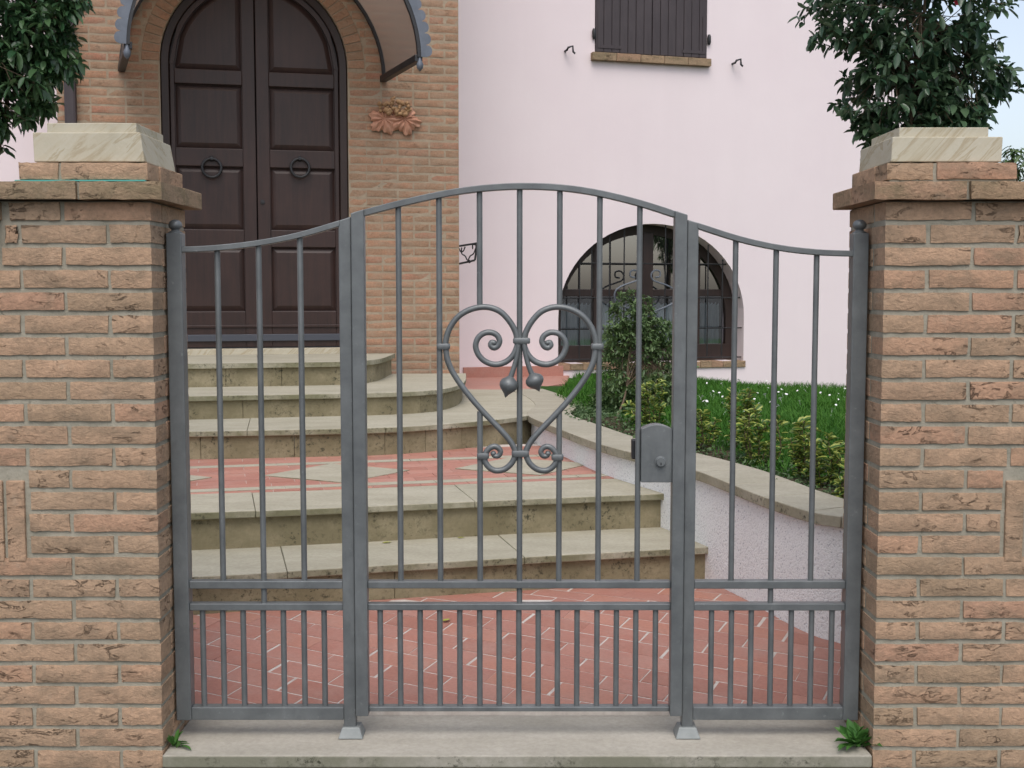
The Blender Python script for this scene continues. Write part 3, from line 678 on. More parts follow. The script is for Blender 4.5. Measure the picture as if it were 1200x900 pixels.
# --- canopy over the door: barrel vault of smoked acrylic on an iron frame
CPROJ = 1.05; zc0 = HB.at(447, 93)[1]; sR = HB.at(447, 93)[0]; CR = sR - DC + .02; CZ = zc0 - .01
angs = [R(1) + (math.pi - R(2)) * i / 30 for i in range(31)]
TILT = 0.02
def cpt(a, r, t): return HB.w(DC + .13 * t + r * math.cos(a), CZ + r * math.sin(a) * .98 - TILT * t, t)
cf = MB()
for t_ in (.03, CPROJ): cf.rects([[cpt(a, CR - .018, t_ - .015), cpt(a, CR + .012, t_ - .015), cpt(a, CR + .012, t_ + .015), cpt(a, CR - .018, t_ + .015)] for a in angs])
canopy = cf.build('canopy', m_black, house, smooth=40, label='curved smoked canopy over the door')
for a in (angs[0], angs[-1]):
    MB().rects([[cpt(a, CR - .035, t_) + Vector((0, 0, -.03)), cpt(a, CR + .02, t_) + Vector((0, 0, -.03)), cpt(a, CR + .02, t_) + Vector((0, 0, .02)), cpt(a, CR - .035, t_) + Vector((0, 0, .02))] for t_ in (.01, CPROJ)]).build('side_rail', m_black, canopy, bevel=.004)
    q = cpt(a, CR, CPROJ); MB().lathe(q + Vector((0, 0, -.10)), [(0, .004), (.02, .022), (.05, .026), (.08, .012), (.10, .01)], Vector((0, 0, 1)), 10).build('finial', m_canopy, canopy, smooth=50)
mm = MB(); mm.add([cpt(a, CR + .004, t_) for t_ in (.04, CPROJ - .02) for a in angs], [(i, i + 1, 31 + i + 1, 31 + i) for i in range(30)]); mm.build('acrylic_sheet', m_acryl, canopy, smooth=60)
sc_ = MB(); N = 456; pts0 = []; pts1 = []
for i in range(N + 1):
    a = angs[0] + (angs[-1] - angs[0]) * i / N; ph = (i / N * 38) % 1
    pts0.append((a, CR + .005)); pts1.append((a, CR + .045 + .042 * math.sqrt(max(0, 1 - (2 * ph - 1) ** 2))))
sc_.rects([[cpt(p[0], p[1], CPROJ + .016), cpt(q[0], q[1], CPROJ + .016), cpt(q[0], q[1], CPROJ + .021), cpt(p[0], p[1], CPROJ + .021)] for p, q in zip(pts0, pts1)])
sc_.build('scalloped_trim', m_canopy, canopy)

# --- pink wall with arched window and shuttered window
wl, wb = HP.at(654, 426); wr, _ = HP.at(871, 424); wz0 = (wb + HP.at(871, 423)[1]) / 2; wcx = (wl + wr) / 2; whw = (wr - wl) / 2
wzs = HP.at(762, 372)[1]; whh = HP.at(760, 262)[1] - wzs
hole = arch(wcx, whw, wzs, whh, 32, wz0)
ul_, ub = HP.at(697, 62); ur, ub2 = HP.at(828, 70); uz0 = (ub + ub2) / 2; uz1 = uz0 + 1.45
hole2 = [(ul_, uz0), (ur, uz0), (ur, uz1), (ul_, uz1)]
PS1 = HP.at(1062, 200)[0]
pw = MB(); wall_with_holes(pw, HP, [(-1.2, .2), (PS1, .2), (PS1, 7.0), (-1.2, 7.0)], [hole, hole2], 0, .27)
pw.add([HP.w(PS1, .2), HP.w(PS1, .2, -7), HP.w(PS1, 7, -7), HP.w(PS1, 7)], [(0, 1, 2, 3)])
pinkw = pw.build('pink_wall', m_pink, house)
lw = Plane((-3.5, 9.9), 13)
MB().pbox(HB, -8.0, BS0 - .01, -2.1, -1.0, .2, 7).build('side_wall', m_pink, house)
MB().pbox(HP, -.02, wl + .05, 0, .022, Z3 - .02, HP.at(560, 430)[1]).build('skirting', m_terra, house, bevel=.004)
# window
win = thing('window_tmp', HP.w(wcx, wz0), '', ''); 
for k in list(win.keys()): del win[k]
win.name = 'window'; WL['window'] = HP.w(wcx, wz0); win.parent = house; win.matrix_parent_inverse = Matrix.Translation(-WL['house']); win['label'] = 'arched window behind iron grille'
TW = -.24
def aw(x, hw, hh): k = 1 - ((x - wcx) / hw) ** 2; return wzs + hh * math.sqrt(max(k, 0))
o1 = arch(wcx, whw - .002, wzs, whh - .002, 32, wz0 + .06); i1 = arch(wcx, whw - .10, wzs, whh - .10, 32, wz0 + .06)
MB().rects([[HP.w(*a, TW + .03), HP.w(*b, TW + .02), HP.w(*b, TW - .04), HP.w(*a, TW - .04)] for a, b in zip(o1, i1)]).build('window_frame', m_frame, win, smooth=30)
fbot = wz0 + .06
MB().pbox(HP, wcx - whw + .003, wcx + whw - .003, TW - .04, TW + .035, wz0 + .002, wz0 + .17).build('bottom_rail', m_frame, win, bevel=.004)
def pxs(u): return HP.at(u, 372, TW)[0]
ztr = HP.at(760, 343, TW)[1]
muls = [pxs(699), pxs(758), pxs(815)]
for q, wd in zip(muls, (.075, .11, .075)):
    MB().pbox(HP, q - wd / 2, q + wd / 2, TW - .03, TW + .028, wz0 + .17, aw(q, whw - .10, whh - .10) + .02).build('mullion', m_frame, win, bevel=.004)
ed = [wcx - whw + .1] + muls + [wcx + whw - .1]
for a, b in zip(ed[:-1], ed[1:]):
    MB().pbox(HP, a + .03, b - .03, TW - .028, TW + .02, ztr - .035, ztr + .035).build('transom', m_frame, win, bevel=.004)
    for za, zb in ((wz0 + .17, ztr - .035), (ztr + .035, None)):
        k = 10; top = []
        for i in range(k + 1): x = a + .02 + (b - a - .04) * i / k; zz = aw(x, whw - .09, whh - .09); top.append((x, max(za + .01, min(zz, zb) if zb else zz)))
        poly = [(a + .02, za), (b - .02, za)] + list(reversed(top)); tl = random.uniform(-.006, .006)
        mm = MB(); mm.add([HP.w(x, z_, TW - .012 + tl * (x - a)) for x, z_ in poly], [tuple(range(len(poly)))]); mm.build('pane', m_glass, win)
        # folded half-curtain behind
        if zb:
            cm = MB(); nn = 40; rows = [za - .05, zb - .16, zb - .10]
            for rz in range(2):
                for i in range(nn + 1):
                    x = a + .03 + (b - a - .06) * i / nn; zz = (za - .05) if rz == 0 else zb - .06 - .035 * abs(math.sin(i * .55)) ; zz = min(zz, aw(x, whw - .10, whh - .10))
                    cm.v.append(tuple(HP.w(x, zz, TW - .10 + .018 * math.sin(i * 1.15))))
            cm.f = [(i, i + 1, nn + 2 + i, nn + 1 + i) for i in range(nn)]; cm.build('curtain', m_curt, win, smooth=60)
MB().pbox(HP, wcx - whw - .2, wcx + whw + .2, -1.0, -.9, .2, 2.6).build('room_back', m_dark, win)
gr = MB(); TG = -.05; rg = .007
for v in (309, 349, 385, 420):
    zz = HP.at(765, v, TG)[1]; x0, x1 = wcx - whw * math.sqrt(max(0, 1 - max(0, (zz - wzs) / whh) ** 2)), wcx + whw * math.sqrt(max(0, 1 - max(0, (zz - wzs) / whh) ** 2)); gr.tube([HP.w(x0, zz, TG), HP.w(x1, zz, TG)], rg, 6)
grille = gr.build('grille', m_black, win, smooth=50)
for u in (679, 693, 714, 731, 779, 800, 829, 846):
    x = HP.at(u, 372, TG)[0]; MB().tube([HP.w(x, wz0 + .05, TG), HP.w(x, aw(x, whw, whh), TG)], rg, 6).build('grille_bar', m_black, grille, smooth=50)
hv = [(757, 371), (765, 366), (777, 361), (789, 355), (792, 347), (790, 340), (783, 335), (772, 331), (765, 328), (763, 322), (767, 317), (773, 318), (773, 324), (768, 325)]
for sg in (1, -1):
    pts = [(u if sg > 0 else 2 * 756 - u, v) for u, v in hv]; q = [HP.w(*HP.at(u, v, TG + .015), TG + .015) for u, v in pts]
    MB().tube(smooth_path(q, 4), .009, 6).build('grille_scroll', m_canopy, grille, smooth=50)
    q = [HP.w(*HP.at(756 + sg * a, b, TG + .015), TG + .015) for a, b in ((1, 371), (8, 369), (15, 370), (16, 375), (12, 377), (9, 374), (12, 372))]
    MB().tube(smooth_path(q, 4), .008, 6).build('grille_scroll', m_canopy, grille, smooth=50)
sl = HP.at(640, 424)[0]; ns = 16
for i in range(ns):
    a = wl + (wr - wl + .02) * i / ns; MB().pbox(HP, a + .002, a + (wr - wl + .02) / ns - .002, -.2, .02, wz0 - .065, wz0 + random.uniform(-.002, .002)).build('sill_brick', m_cap_brick, win, bevel=.004)
# shutters
um = (ul_ + ur) / 2
for s0, s1, nm in ((ul_ + .004, um - .003, 'left leaf of closed board shutters'), (um + .003, ur - .004, 'right leaf of closed board shutters')):
    sh = MB().pbox(HP, s0, s1, -.03, -.008, uz0 + .01, uz1).build('shutter', m_shut, house, label=nm)
    n = 7; w = (s1 - s0) / n
    for i in range(n): MB().pbox(HP, s0 + w * i + .002, s0 + w * (i + 1) - .002, -.008, .014 + random.uniform(0, .002), uz0 + .012, uz1).build('board', m_shut, sh, bevel=.004)
    left = nm.startswith('left'); xe = s0 if left else s1; dr = 1 if left else -1
    st = MB(); st.pbox(HP, min(xe + dr * .02, xe + dr * .05), max(xe + dr * .02, xe + dr * .05), .016, .021, uz0 + .05, uz0 + .42); st.pbox(HP, min(xe + dr * .051, xe + dr * .27), max(xe + dr * .051, xe + dr * .27), .016, .021, uz0 + .05, uz0 + .08); st.build('iron_strap', m_shut, sh)
    zz = HP.at(695, 40)[1] if left else HP.at(830, 47)[1]
    MB().lathe(HP.w(xe - dr * .02, zz - .05, .02), [(0, .012), (.02, .02), (.08, .02), (.10, .012)], Vector((0, 0, 1)), 10).build('hinge', m_black, sh, smooth=50)
ns = 5; a0, a1 = HP.at(692, 68)[0], HP.at(831, 72)[0]
for i in range(ns): MB().pbox(HP, a0 + (a1 - a0) * i / ns + .002, a0 + (a1 - a0) * (i + 1) / ns - .002, -.2, .06, uz0 - .075, uz0 + random.uniform(-.001, .001)).build('window_sill', m_cap_brick, house, bevel=.004)
for u, v in ((662, 60), (858, 75)):
    s_, z_ = HP.at(u, v); q = [HP.w(s_, z_, 0), HP.w(s_, z_, .07), HP.w(s_ + .005, z_ + .02, .085), HP.w(s_ + .05, z_ + .035, .09), HP.w(s_ + .055, z_ - .02, .09), HP.w(s_ + .075, z_ - .035, .09)]
    MB().tube(q, .011, 6).build('shutter_catch', m_black, house, smooth=50)

# --- terracotta plaque on the brick wall
cx, cz = HB.at(462, 137); pq = thing('wall_plaque', HB.w(cx, cz - .12, .02), 'terracotta wall ornament of two vine leaves and grapes', 'ornament')
for sg in (-1, 1):
    N = 80; rim = []
    for i in range(N):
        a = 2 * math.pi * i / N; r_ = .108 * (1 + .16 * math.cos(5 * a + .6 * sg) + .07 * math.cos(16 * a)); rim.append((cx + sg * .085 + r_ * math.cos(a) * 1.08, cz - .035 + r_ * math.sin(a) * .92))
    mm = MB(); c_ = (cx + sg * .085, cz - .02)
    vsl = [HB.w(x, y, .014) for x, y in rim] + [HB.w(x, y, .030) for x, y in rim] + [HB.w(c_[0] + (x - c_[0]) * .6, c_[1] + (y - c_[1]) * .6, .055 + .012 * math.cos(i * .785)) for i, (x, y) in enumerate(rim)] + [HB.w(*c_, .042)]
    fs = []
    for k in range(2): fs += [(k * N + i, k * N + (i + 1) % N, (k + 1) * N + (i + 1) % N, (k + 1) * N + i) for i in range(N)]
    fs += [(2 * N + i, 2 * N + (i + 1) % N, 3 * N) for i in range(N)]; mm.add(vsl, fs); mm.build('vine_leaf', m_relief, pq, smooth=50)
mm = MB(); gr_ = random.Random(3)
for i in range(60):
    x = gr_.uniform(-.13, .13); y = gr_.uniform(-.01, .11) * (1 - abs(x) * 2.5) + .02; c_ = HB.w(cx + x, cz + y, .05 + gr_.uniform(0, .03)); r_ = gr_.uniform(.012, .020)
    mm.lathe(c_ - Vector((0, 0, r_)), [(r_ * (1 - math.cos(k * math.pi / 6)), r_ * math.sin(k * math.pi / 6)) for k in range(7)], Vector((0, 0, 1)), 8)
mm.tube([HB.w(cx - .02, cz + .10, .05), HB.w(cx - .03, cz + .135, .06), HB.w(cx + .0, cz + .15, .06)], .012, 6)
mm.build('grapes', m_grape, pq, smooth=60)

# --- iron flower-box bracket seen past the porch corner
yb = 10.35; br = thing('flower_box_bracket', P(540, 308, yb), 'small wrought iron flower basket bracket past the brick porch corner', 'bracket')
mm = MB()
mm.tube([P(534, 289, yb), P(559.5, 285, yb)], .009, 6); mm.tube([P(559.5, 285, yb), P(556.5, 305, yb)], .009, 6); mm.tube([P(556.5, 305, yb), P(534, 310, yb)], .009, 6); mm.build('frame', m_black, br, smooth=50)
mm = MB(); mm.tube(smooth_path([P(541, 290, yb), P(541, 297, yb), P(545, 300, yb), P(548, 305, yb), P(551, 300, yb), P(555, 297, yb), P(558, 288, yb), P(554, 287, yb), P(554, 292, yb)], 4), .006, 5)
mm.tube(smooth_path([P(545, 289, yb), P(543, 294, yb), P(540, 295, yb), P(538, 291, yb)], 4), .006, 5); mm.tube([P(549, 305, yb), P(551, 308, yb)], .012, 6); mm.build('scroll', m_black, br, smooth=50)

# ================================================================== PILLARS
PY = 3.60; PD = .385; PP = .0674; PBH = .0555; ZT = 1.668
def pillar(side, label):
    xin = -1.082 if side < 0 else 1.117
    X = lambda d: xin + side * d                # distance outward from the inner face
    root = thing('brick_pillar', (X(.25), PY + .19, -.17), label, 'pillar')
    def bxx(m, d0, d1, y0, y1, z0, z1): return m.box(min(X(d0), X(d1)), max(X(d0), X(d1)), y0, y1, z0, z1)
    bxx(MB(), .0035, .86, PY + .0095, PY + PD - .008, -.2, ZT + .002).build('mortar_core', m_mortar, root)
    def brk(d0, L, z, depth=.115, y=PY, mat=m_brick, H=PBH, name='brick', rot=False):
        me = get_brick(L, H, depth, 7, mat, 8, .0025); x = X(d0) if side > 0 else X(d0 + L)
        return link(name, me, mat, root, loc=(x, y + random.uniform(-.0018, .0018), z + random.uniform(-.001, .001)), rot=(0, random.uniform(-.004, .004), 0))
    nrow = 27; sold_lo, sold_hi = None, None
    zs0 = P(15, 660, PY).z; zs1 = P(15, 559, PY).z
    dsold = (abs(P(29, 610, PY).x - xin) if side < 0 else abs(P(1178.5, 610, PY).x - xin))
    for r in range(nrow):
        z = ZT - PP * (r + 1) + (PP - PBH)
        if z < -.19: break
        phase = r % 2
        soldier = zs0 - .01 < z + PBH / 2 < zs1 + .01
        d = 0.0; first = True; lim = dsold - .012 if soldier else .86
        if r < 3: lim = .424 + .012 * r
        while d < lim - .02:
            L = (.258 if phase == 0 else .1245) if first else .2535
            L = min(L, lim - d)
            if L < .03: break
            brk(d, L, z, (.115 if phase == 0 else .25) if first else .115)
            d += L + random.uniform(.009, .012); first = False
        # inner side: second brick behind the corner brick
        y1 = PY + (.126 if phase == 0 else .261); Ls = PY + PD - y1
        m2 = MB(); bxx(m2, 0, .10, y1, y1 + Ls, z, z + PBH); m2.build('brick', m_brick, root, bevel=.003)
        if r < 3:                                # outer projecting block beside the pillar head
            d0 = .447 + .012 * r; m2 = MB(); bxx(m2, d0, .86, PY - .03, PY + .1, z, z + PBH); m2.build('brick', m_brick, root, bevel=.004)
    m2 = MB(); h = zs1 - zs0 - .012
    for k in range(3):
        d0 = dsold + k * .066; m3 = MB(); bxx(m3, d0, d0 + .055, PY - .001, PY + .1, zs0 + .004, zs0 + h); m3.build('brick', m_brick, root, bevel=.004)
    # overhanging course
    zc = ZT + .004; c = PY - .045; oh = .047; hC = .0555
    ds = [-oh, .205, .475, .745, .9] if side < 0 else [-oh, .237, .505, .775, .9]
    for a, b in zip(ds[:-1], ds[1:]): brk(a, b - a - .009, zc, .25, c, m_cap_brick, hC, 'coping_brick')
    for y0 in (PY - .045 + .255,):
        m2 = MB(); bxx(m2, -oh, .08, y0, PY + PD + .04, zc, zc + hC); m2.build('coping_brick', m_cap_brick, root, bevel=.004)
    m2 = MB(); bxx(m2, -.03, .88, c + .02, PY + PD + .03, zc + .002, zc + hC - .004); m2.build('coping_mortar', m_mortar, root)
    # inner brick course
    z2 = zc + hC + .007; h2 = .052; e0, e1 = (.004, .402); c2 = PY + .004
    ds2 = [e0, .275, e1] if side < 0 else [e0, .152, e1]
    for a, b in zip(ds2[:-1], ds2[1:]): brk(a, b - a - .009, z2, .12, c2, m_brick, h2, 'upper_brick')
    m2 = MB(); bxx(m2, e0, .12, c2 + .128, PY + PD - .004, z2, z2 + h2); m2.build('upper_brick', m_brick, root, bevel=.004)
    m2 = MB(); bxx(m2, e0 + .01, e1 - .01, c2 + .01, PY + PD - .012, z2 - .007, z2 + h2 - .003); m2.build('upper_mortar', m_mortar, root)
    # sandstone cap: sloped block and top slab
    z3 = z2 + h2 + .003; b0, b1, f0, f1 = .022, .372, PY + .03, PY + PD - .02
    q = lambda d, y, z: (X(d), y, z)
    ins = .004 if side < 0 else .0; hs_ = .088 if side < 0 else .075; ins = .012 if side < 0 else .004
    lo = [(b0, f0), (b1 - .018, f0), (b1 - .018, f1), (b0, f1)]; hi = [(b0 + ins, f0 + .004), (b1 - .014, f0 + .004), (b1 - .014, f1 - ins), (b0 + ins, f1 - ins)]
    m2 = MB(); m2.hexa([q(d, y, z3) for d, y in lo] + [q(d, y, z3 + hs_) for d, y in hi]); m2.build('capstone', m_cap, root, bevel=.003)
    m2 = MB(); lo = [(b0 + .03, f0 + .025), (b1 - .05, f0 + .025), (b1 - .05, f1 - .03), (b0 + .03, f1 - .03)]; z4 = z3 + hs_ + .0005; ht = .03
    m2.hexa([q(d, y, z4) for d, y in lo] + [q(d, y, z4 + ht) for d, y in lo]); m2.build('top_slab', m_cap, root, bevel=.002)
    if side < 0:
        st = MB().box(X(.40), X(.012), PY - .004, PY + .012, zc + hC + .0015, zc + hC + .0052); st.build('plastic_strip', m_teal, label='thin teal plastic strip lying on the left pillar coping', cat='strip')
    return root
pillar(-1, 'left brick gate pillar with sandstone cap and teal strip on its coping')
pillar(1, 'right brick gate pillar with pale sandstone cap below the camellia')

# ================================================================== GATE
YG = 3.74
def at(u, v, y=YG): return P(u, v, y)
def bar(parent, u, v0, v1, uref=None, name='bar', r=.0092, y=YG + .022):
    # vertical round bar: x taken at the middle of its run
    x = at(u, (v0 + v1) / 2 if uref is None else uref, y).x; z0 = at(600, v1, y).z; z1 = at(600, v0, y).z
    return MB().tube([(x, y, z0), (x, y, z1)], r, 10).build(name, m_iron, parent, smooth=50)
def topz(us, xs):
    pts = [at(u, v, YG + .015) for u, v in us]
    def f(x): return float(np.interp(x, [p.x for p in pts], [p.z for p in pts]))
    return f
def sweep(parent, name, pts, w=.018, d=.03, yc=YG + .015):
    pts = smooth_path([(p.x, yc, p.z) for p in pts], 4); secs = []
    for i, p in enumerate(pts):
        t_ = (pts[min(i + 1, len(pts) - 1)] - pts[max(i - 1, 0)]).normalized(); nn = Vector((-t_.z, 0, t_.x)) * w / 2
        if i in (0, len(pts) - 1): nn = Vector((0, 0, w / 2))
        secs.append([p - nn + Vector((0, -d / 2, 0)), p - nn + Vector((0, d / 2, 0)), p + nn + Vector((0, d / 2, 0)), p + nn + Vector((0, -d / 2, 0))])
    return MB().rects(secs).build(name, m_iron, parent, smooth=30, bevel=.002)
zr1, zr2 = at(600, 686).z, at(600, 712).z; zb0 = at(600, 844).z; zb1 = at(600, 829).z
def rail(parent, x0, x1, z0, z1, y0=YG + .004, y1=YG + .036): return MB().box(x0, x1, y0, y1, z0, z1).build('rail', m_iron, parent, bevel=.0025)
def fixed(side):
    xo0, xo1 = (-1.076, -1.028) if side < 0 else (1.062, 1.110); xi0, xi1 = (-.540, -.5015) if side < 0 else (.546, .581)
    root = thing('gate_side_panel', ((xo0 + xi1) / 2, YG, .0), 'narrow fixed iron gate panel at the ' + ('left pillar, in front of the wooden door' if side < 0 else 'right pillar, in front of the garden wall'), 'fence panel', 'fixed panels beside the gate leaf')
    zpo = at(600, 273 if side < 0 else 273).z
    MB().box(xo0, xo1, YG - .004, YG + .044, zb0, zpo).build('post', m_iron, root, bevel=.003)
    xc = (xo0 + xo1) / 2; yc = YG + .02
    MB().lathe((xc, yc, zpo - .001), [(0, .022), (.004, .022), (.008, .014), (.012, .012), (.015, .016), (.020, .0205), (.028, .0215), (.036, .0185), (.042, .010), (.044, 0)], Vector((0, 0, 1)), 16).build('ball_finial', m_iron, root, smooth=60)
    curve = [(212, 292.5), (250, 291), (300, 285.5), (350, 276), (400, 261.5)] if side < 0 else [(815, 264), (865, 280), (910, 290), (955, 295.5), (1002, 297.5)]
    pts = [at(u, v, YG + .015) for u, v in curve]; pts[0].x, pts[-1].x = ((xo1 - .004, xi0 + .004) if side < 0 else (xi1 - .004, xo0 + .004))
    f = topz(curve, None); pts[0].z = f(pts[0].x); pts[-1].z = f(pts[-1].x)
    sweep(root, 'top_rail', pts)
    zi = f(xi0 if side < 0 else xi1) + .006
    za_, zb_ = f(xi0) + .009, f(xi1) + .009
    if side < 0: zb_ = za_ + (xi1 - xi0) * .33
    else: za_ = zb_ + (xi1 - xi0) * .30
    MB().hexa([(xi0, YG + .002, -.016), (xi1, YG + .002, -.016), (xi1, YG + .040, -.016), (xi0, YG + .040, -.016), (xi0, YG + .002, za_), (xi1, YG + .002, zb_), (xi1, YG + .040, zb_), (xi0, YG + .040, za_)]).build('post', m_iron, root, bevel=.003)
    a, b = (xo1, xi0) if side < 0 else (xi1, xo0)
    rail(root, a, b, zr1 - .0125, zr1 + .0125); rail(root, a, b, zr2 - .0115, zr2 + .0115)
    rail(root, a, b, zb0, zb1, YG, YG + .038)
    ups = (258.5, 306.5, 354.5) if side < 0 else (859, 906, 953)
    for i, u in enumerate(ups):
        x = at(u, 500, YG + .022).x; z1 = f(x) - .004; z0 = (zr1 + .01) if i != 1 else zr2 + .01
        MB().tube([(x, YG + .02, z0), (x, YG + .02, z1)], .0092, 10).build('bar', m_iron, root, smooth=50)
    for u in ((238.7, 262.4, 286, 309.5, 333, 357, 380.6) if side < 0 else (833, 856.3, 879.4, 902.8, 926.2, 949.9, 973.6)):
        x = at(u, 770, YG + .022).x; MB().tube([(x, YG + .02, zb1 - .004), (x, YG + .02, zr2 - .008)], .0092, 10).build('bar', m_iron, root, smooth=50)
    # zinc foot
    xc = (xi0 + xi1) / 2 + (.004 if side < 0 else 0); z0 = -.0265; w0, w1 = .040, .028
    m2 = MB(); m2.hexa([(xc - w0, YG - .02, z0), (xc + w0, YG - .02, z0), (xc + w0, YG + .06, z0), (xc - w0, YG + .06, z0), (xc - w1, YG - .006, z0 + .034), (xc + w1, YG - .006, z0 + .034), (xc + w1, YG + .048, z0 + .034), (xc - w1, YG + .048, z0 + .034)])
    m2.build('foot', m_zinc, root, bevel=.003)
    return root
fixed(-1); fixed(1)

gate = thing('gate_leaf', (.02, YG, .02), 'swinging iron gate leaf with arched top and heart scrollwork', 'gate')
gx0, gx1 = (-.4995, -.4595), (.5055, .544)
curve = [(424, 250.5), (470, 238.5), (520, 227.5), (565, 221), (613, 218.5), (660, 220.5), (703, 227), (750, 238.5), (797, 253.5)]
zst = at(600, 836).z; fz = topz(curve, None)
for a, b in (gx0, gx1):
    za_ = fz(gx0[1]) + .010 - (gx0[1] - a) * .30 if a < 0 else fz(gx1[0]) + .010
    zb_ = fz(gx0[1]) + .010 if a < 0 else fz(gx1[0]) + .010 - (b - gx1[0]) * .32
    z0_ = zst - .006
    MB().hexa([(a, YG - .012, z0_), (b, YG - .012, z0_), (b, YG + .034, z0_), (a, YG + .034, z0_), (a, YG - .012, za_), (b, YG - .012, zb_), (b, YG + .034, zb_), (a, YG + .034, za_)]).build('stile', m_iron, gate, bevel=.003)
pts = [at(u, v, YG + .015) for u, v in curve]; pts[0].x = gx0[1] - .004; pts[-1].x = gx1[0] + .004; pts[0].z = fz(pts[0].x); pts[-1].z = fz(pts[-1].x)
sweep(gate, 'top_rail', pts, .02)
rail(gate, gx0[1], gx1[0], zr1 - .0115, zr1 + .0115); rail(gate, gx0[1], gx1[0], zr2 - .0105, zr2 + .0105); rail(gate, gx0[1], gx1[0], at(600, 834.5).z, at(600, 829).z)
YB = YG + .02
for u in (446, 469.3, 492.7, 515.7, 539, 562.3, 585, 608, 630.7, 653.2, 676, 699.3, 722, 744.7, 767.7):
    x = at(u, 770, YB).x; MB().tube([(x, YB, at(600, 831).z), (x, YB, zr2 - .008)], .0092, 10).build('bar', m_iron, gate, smooth=50)
def X6(u): return at(u, 600, YB).x
for u, v0, v1 in ((469.3, None, 686), (516, None, 686), (562.7, 480, 686), (608.8, None, 712), (655, 480, 686), (701, None, 686), (747, None, 686)):
    x = X6(u); z1 = fz(x) - .005 if v0 is None else at(600, v0 + 2, YB).z; MB().tube([(x, YB, at(600, v1, YB).z + .008), (x, YB, z1)], .0092, 10).build('bar', m_iron, gate, smooth=50)
for u in (562.7, 655): x = X6(u); MB().tube([(x, YB, at(600, 361, YB).z), (x, YB, fz(x) - .005)], .0092, 10).build('bar', m_iron, gate, smooth=50)
# heart scrolls (profile measured on the left half, mirrored)
def h2w(a, b, y=YB): return at(480 + a / 3.4615, 330 + b / 3.4615, y)
mid_x = at(610.2, 480, YB).x
outer_h = [(436, 240), (430, 205), (405, 160), (365, 120), (310, 103), (250, 112), (200, 140), (165, 185), (148, 235), (147, 270), (155, 320), (177, 370), (217, 430), (265, 490), (320, 550), (370, 602), (405, 642), (424, 675), (429, 697), (425, 715), (412, 738), (385, 760), (350, 766), (322, 752), (305, 725), (308, 697), (325, 675), (345, 668), (362, 676), (369, 691), (360, 706), (345, 706), (340, 697)]
inner_h = [(440, 232), (436, 262), (420, 298), (390, 325), (348, 336), (308, 324), (280, 297), (268, 262), (277, 230), (300, 210), (330, 206), (355, 218), (365, 240), (357, 261), (341, 268), (329, 258), (333, 246), (342, 248)]
for pth, nm in ((outer_h, 'heart_scroll'), (inner_h, 'inner_scroll')):
    for sg in (1, -1):
        pts = [h2w(a, b) for a, b in pth]; pts = [Vector((p.x if sg > 0 else 2 * mid_x - p.x, YB - .004, p.z)) for p in pts]
        n_ = len(smooth_path(pts, 5)); rr = [.0096 * (1 - .18 * max(0, (i / n_ - .8) / .2)) for i in range(n_)]
        MB().tube(smooth_path(pts, 5), rr, 10).build(nm, m_iron, gate, smooth=60)
        e = pts[-1]; MB().lathe(e - Vector((0, .009, 0)), [(0, .003), (.003, .0075), (.009, .0095), (.015, .0075), (.018, .003)], Vector((0, 1, 0)), 10).build('scroll_eye', m_iron, gate, smooth=60)
def collar(u, v, w, h=6.8):
    p = at(u, v, YB); hw = w / 2 / F * YB; hz = h / 2 / F * YB; q = []
    for i in range(29):
        a = 2 * math.pi * i / 28; ca, sa = math.cos(a), math.sin(a); q.append(Vector((p.x + hw * .92 * math.copysign(abs(ca) ** .4, ca), YB + .017 * math.copysign(abs(sa) ** .4, sa), p.z)))
    m2 = MB(); secs = []
    n_ = 28; V = []
    for off, sc2 in ((-hz, .90), (-hz * .6, 1.0), (hz * .6, 1.0), (hz, .90)):
        for k in range(n_): c_ = q[k]; V.append((p.x + (c_.x - p.x) * sc2, YB + (c_.y - YB) * sc2, p.z + off))
    fs = [(j * n_ + k, j * n_ + (k + 1) % n_, (j + 1) * n_ + (k + 1) % n_, (j + 1) * n_ + k) for j in range(3) for k in range(n_)] + [tuple(range(n_ - 1, -1, -1)), tuple(range(3 * n_, 4 * n_))]
    m2.add(V, fs); m2.build('collar', m_iron, gate, smooth=40)
collar(611.2, 399.3, 22); collar(609.8, 531.3, 22.5, 7.4); collar(519.6, 406, 17); collar(700, 406, 16); collar(566, 534, 15.5, 7); collar(653.2, 535.6, 15.5, 7)
for stem, c_, tip in (([(443, 255), (436, 300), (424, 345), (410, 388)], (398, 424), (388, 472)), ([(463, 255), (471, 300), (482, 340), (496, 376)], (507, 410), (527, 447))):
    y = YB - .012; pts = [h2w(a, b, y) for a, b in stem]; dp = MB().tube(smooth_path(pts, 4), [.0068 + .0018 * i / 12 for i in range(13)], 8).build('drop_stem', m_iron, gate, smooth=60)
    a = h2w(*stem[-1], y); b = h2w(*tip, y); ax = (b - a).normalized(); L = (b - a).length; r_ = 38 / 3.4615 / F * y
    prof = [(-.004, .007), (L * .04, r_ * .5), (L * .16, r_ * .86), (L * .32, r_), (L * .46, r_ * .97), (L * .60, r_ * .78), (L * .72, r_ * .50), (L * .82, r_ * .27), (L * .92, r_ * .13), (L, .0)]
    MB().lathe(a, prof, ax, 18).build('bud', m_iron, dp, smooth=60)
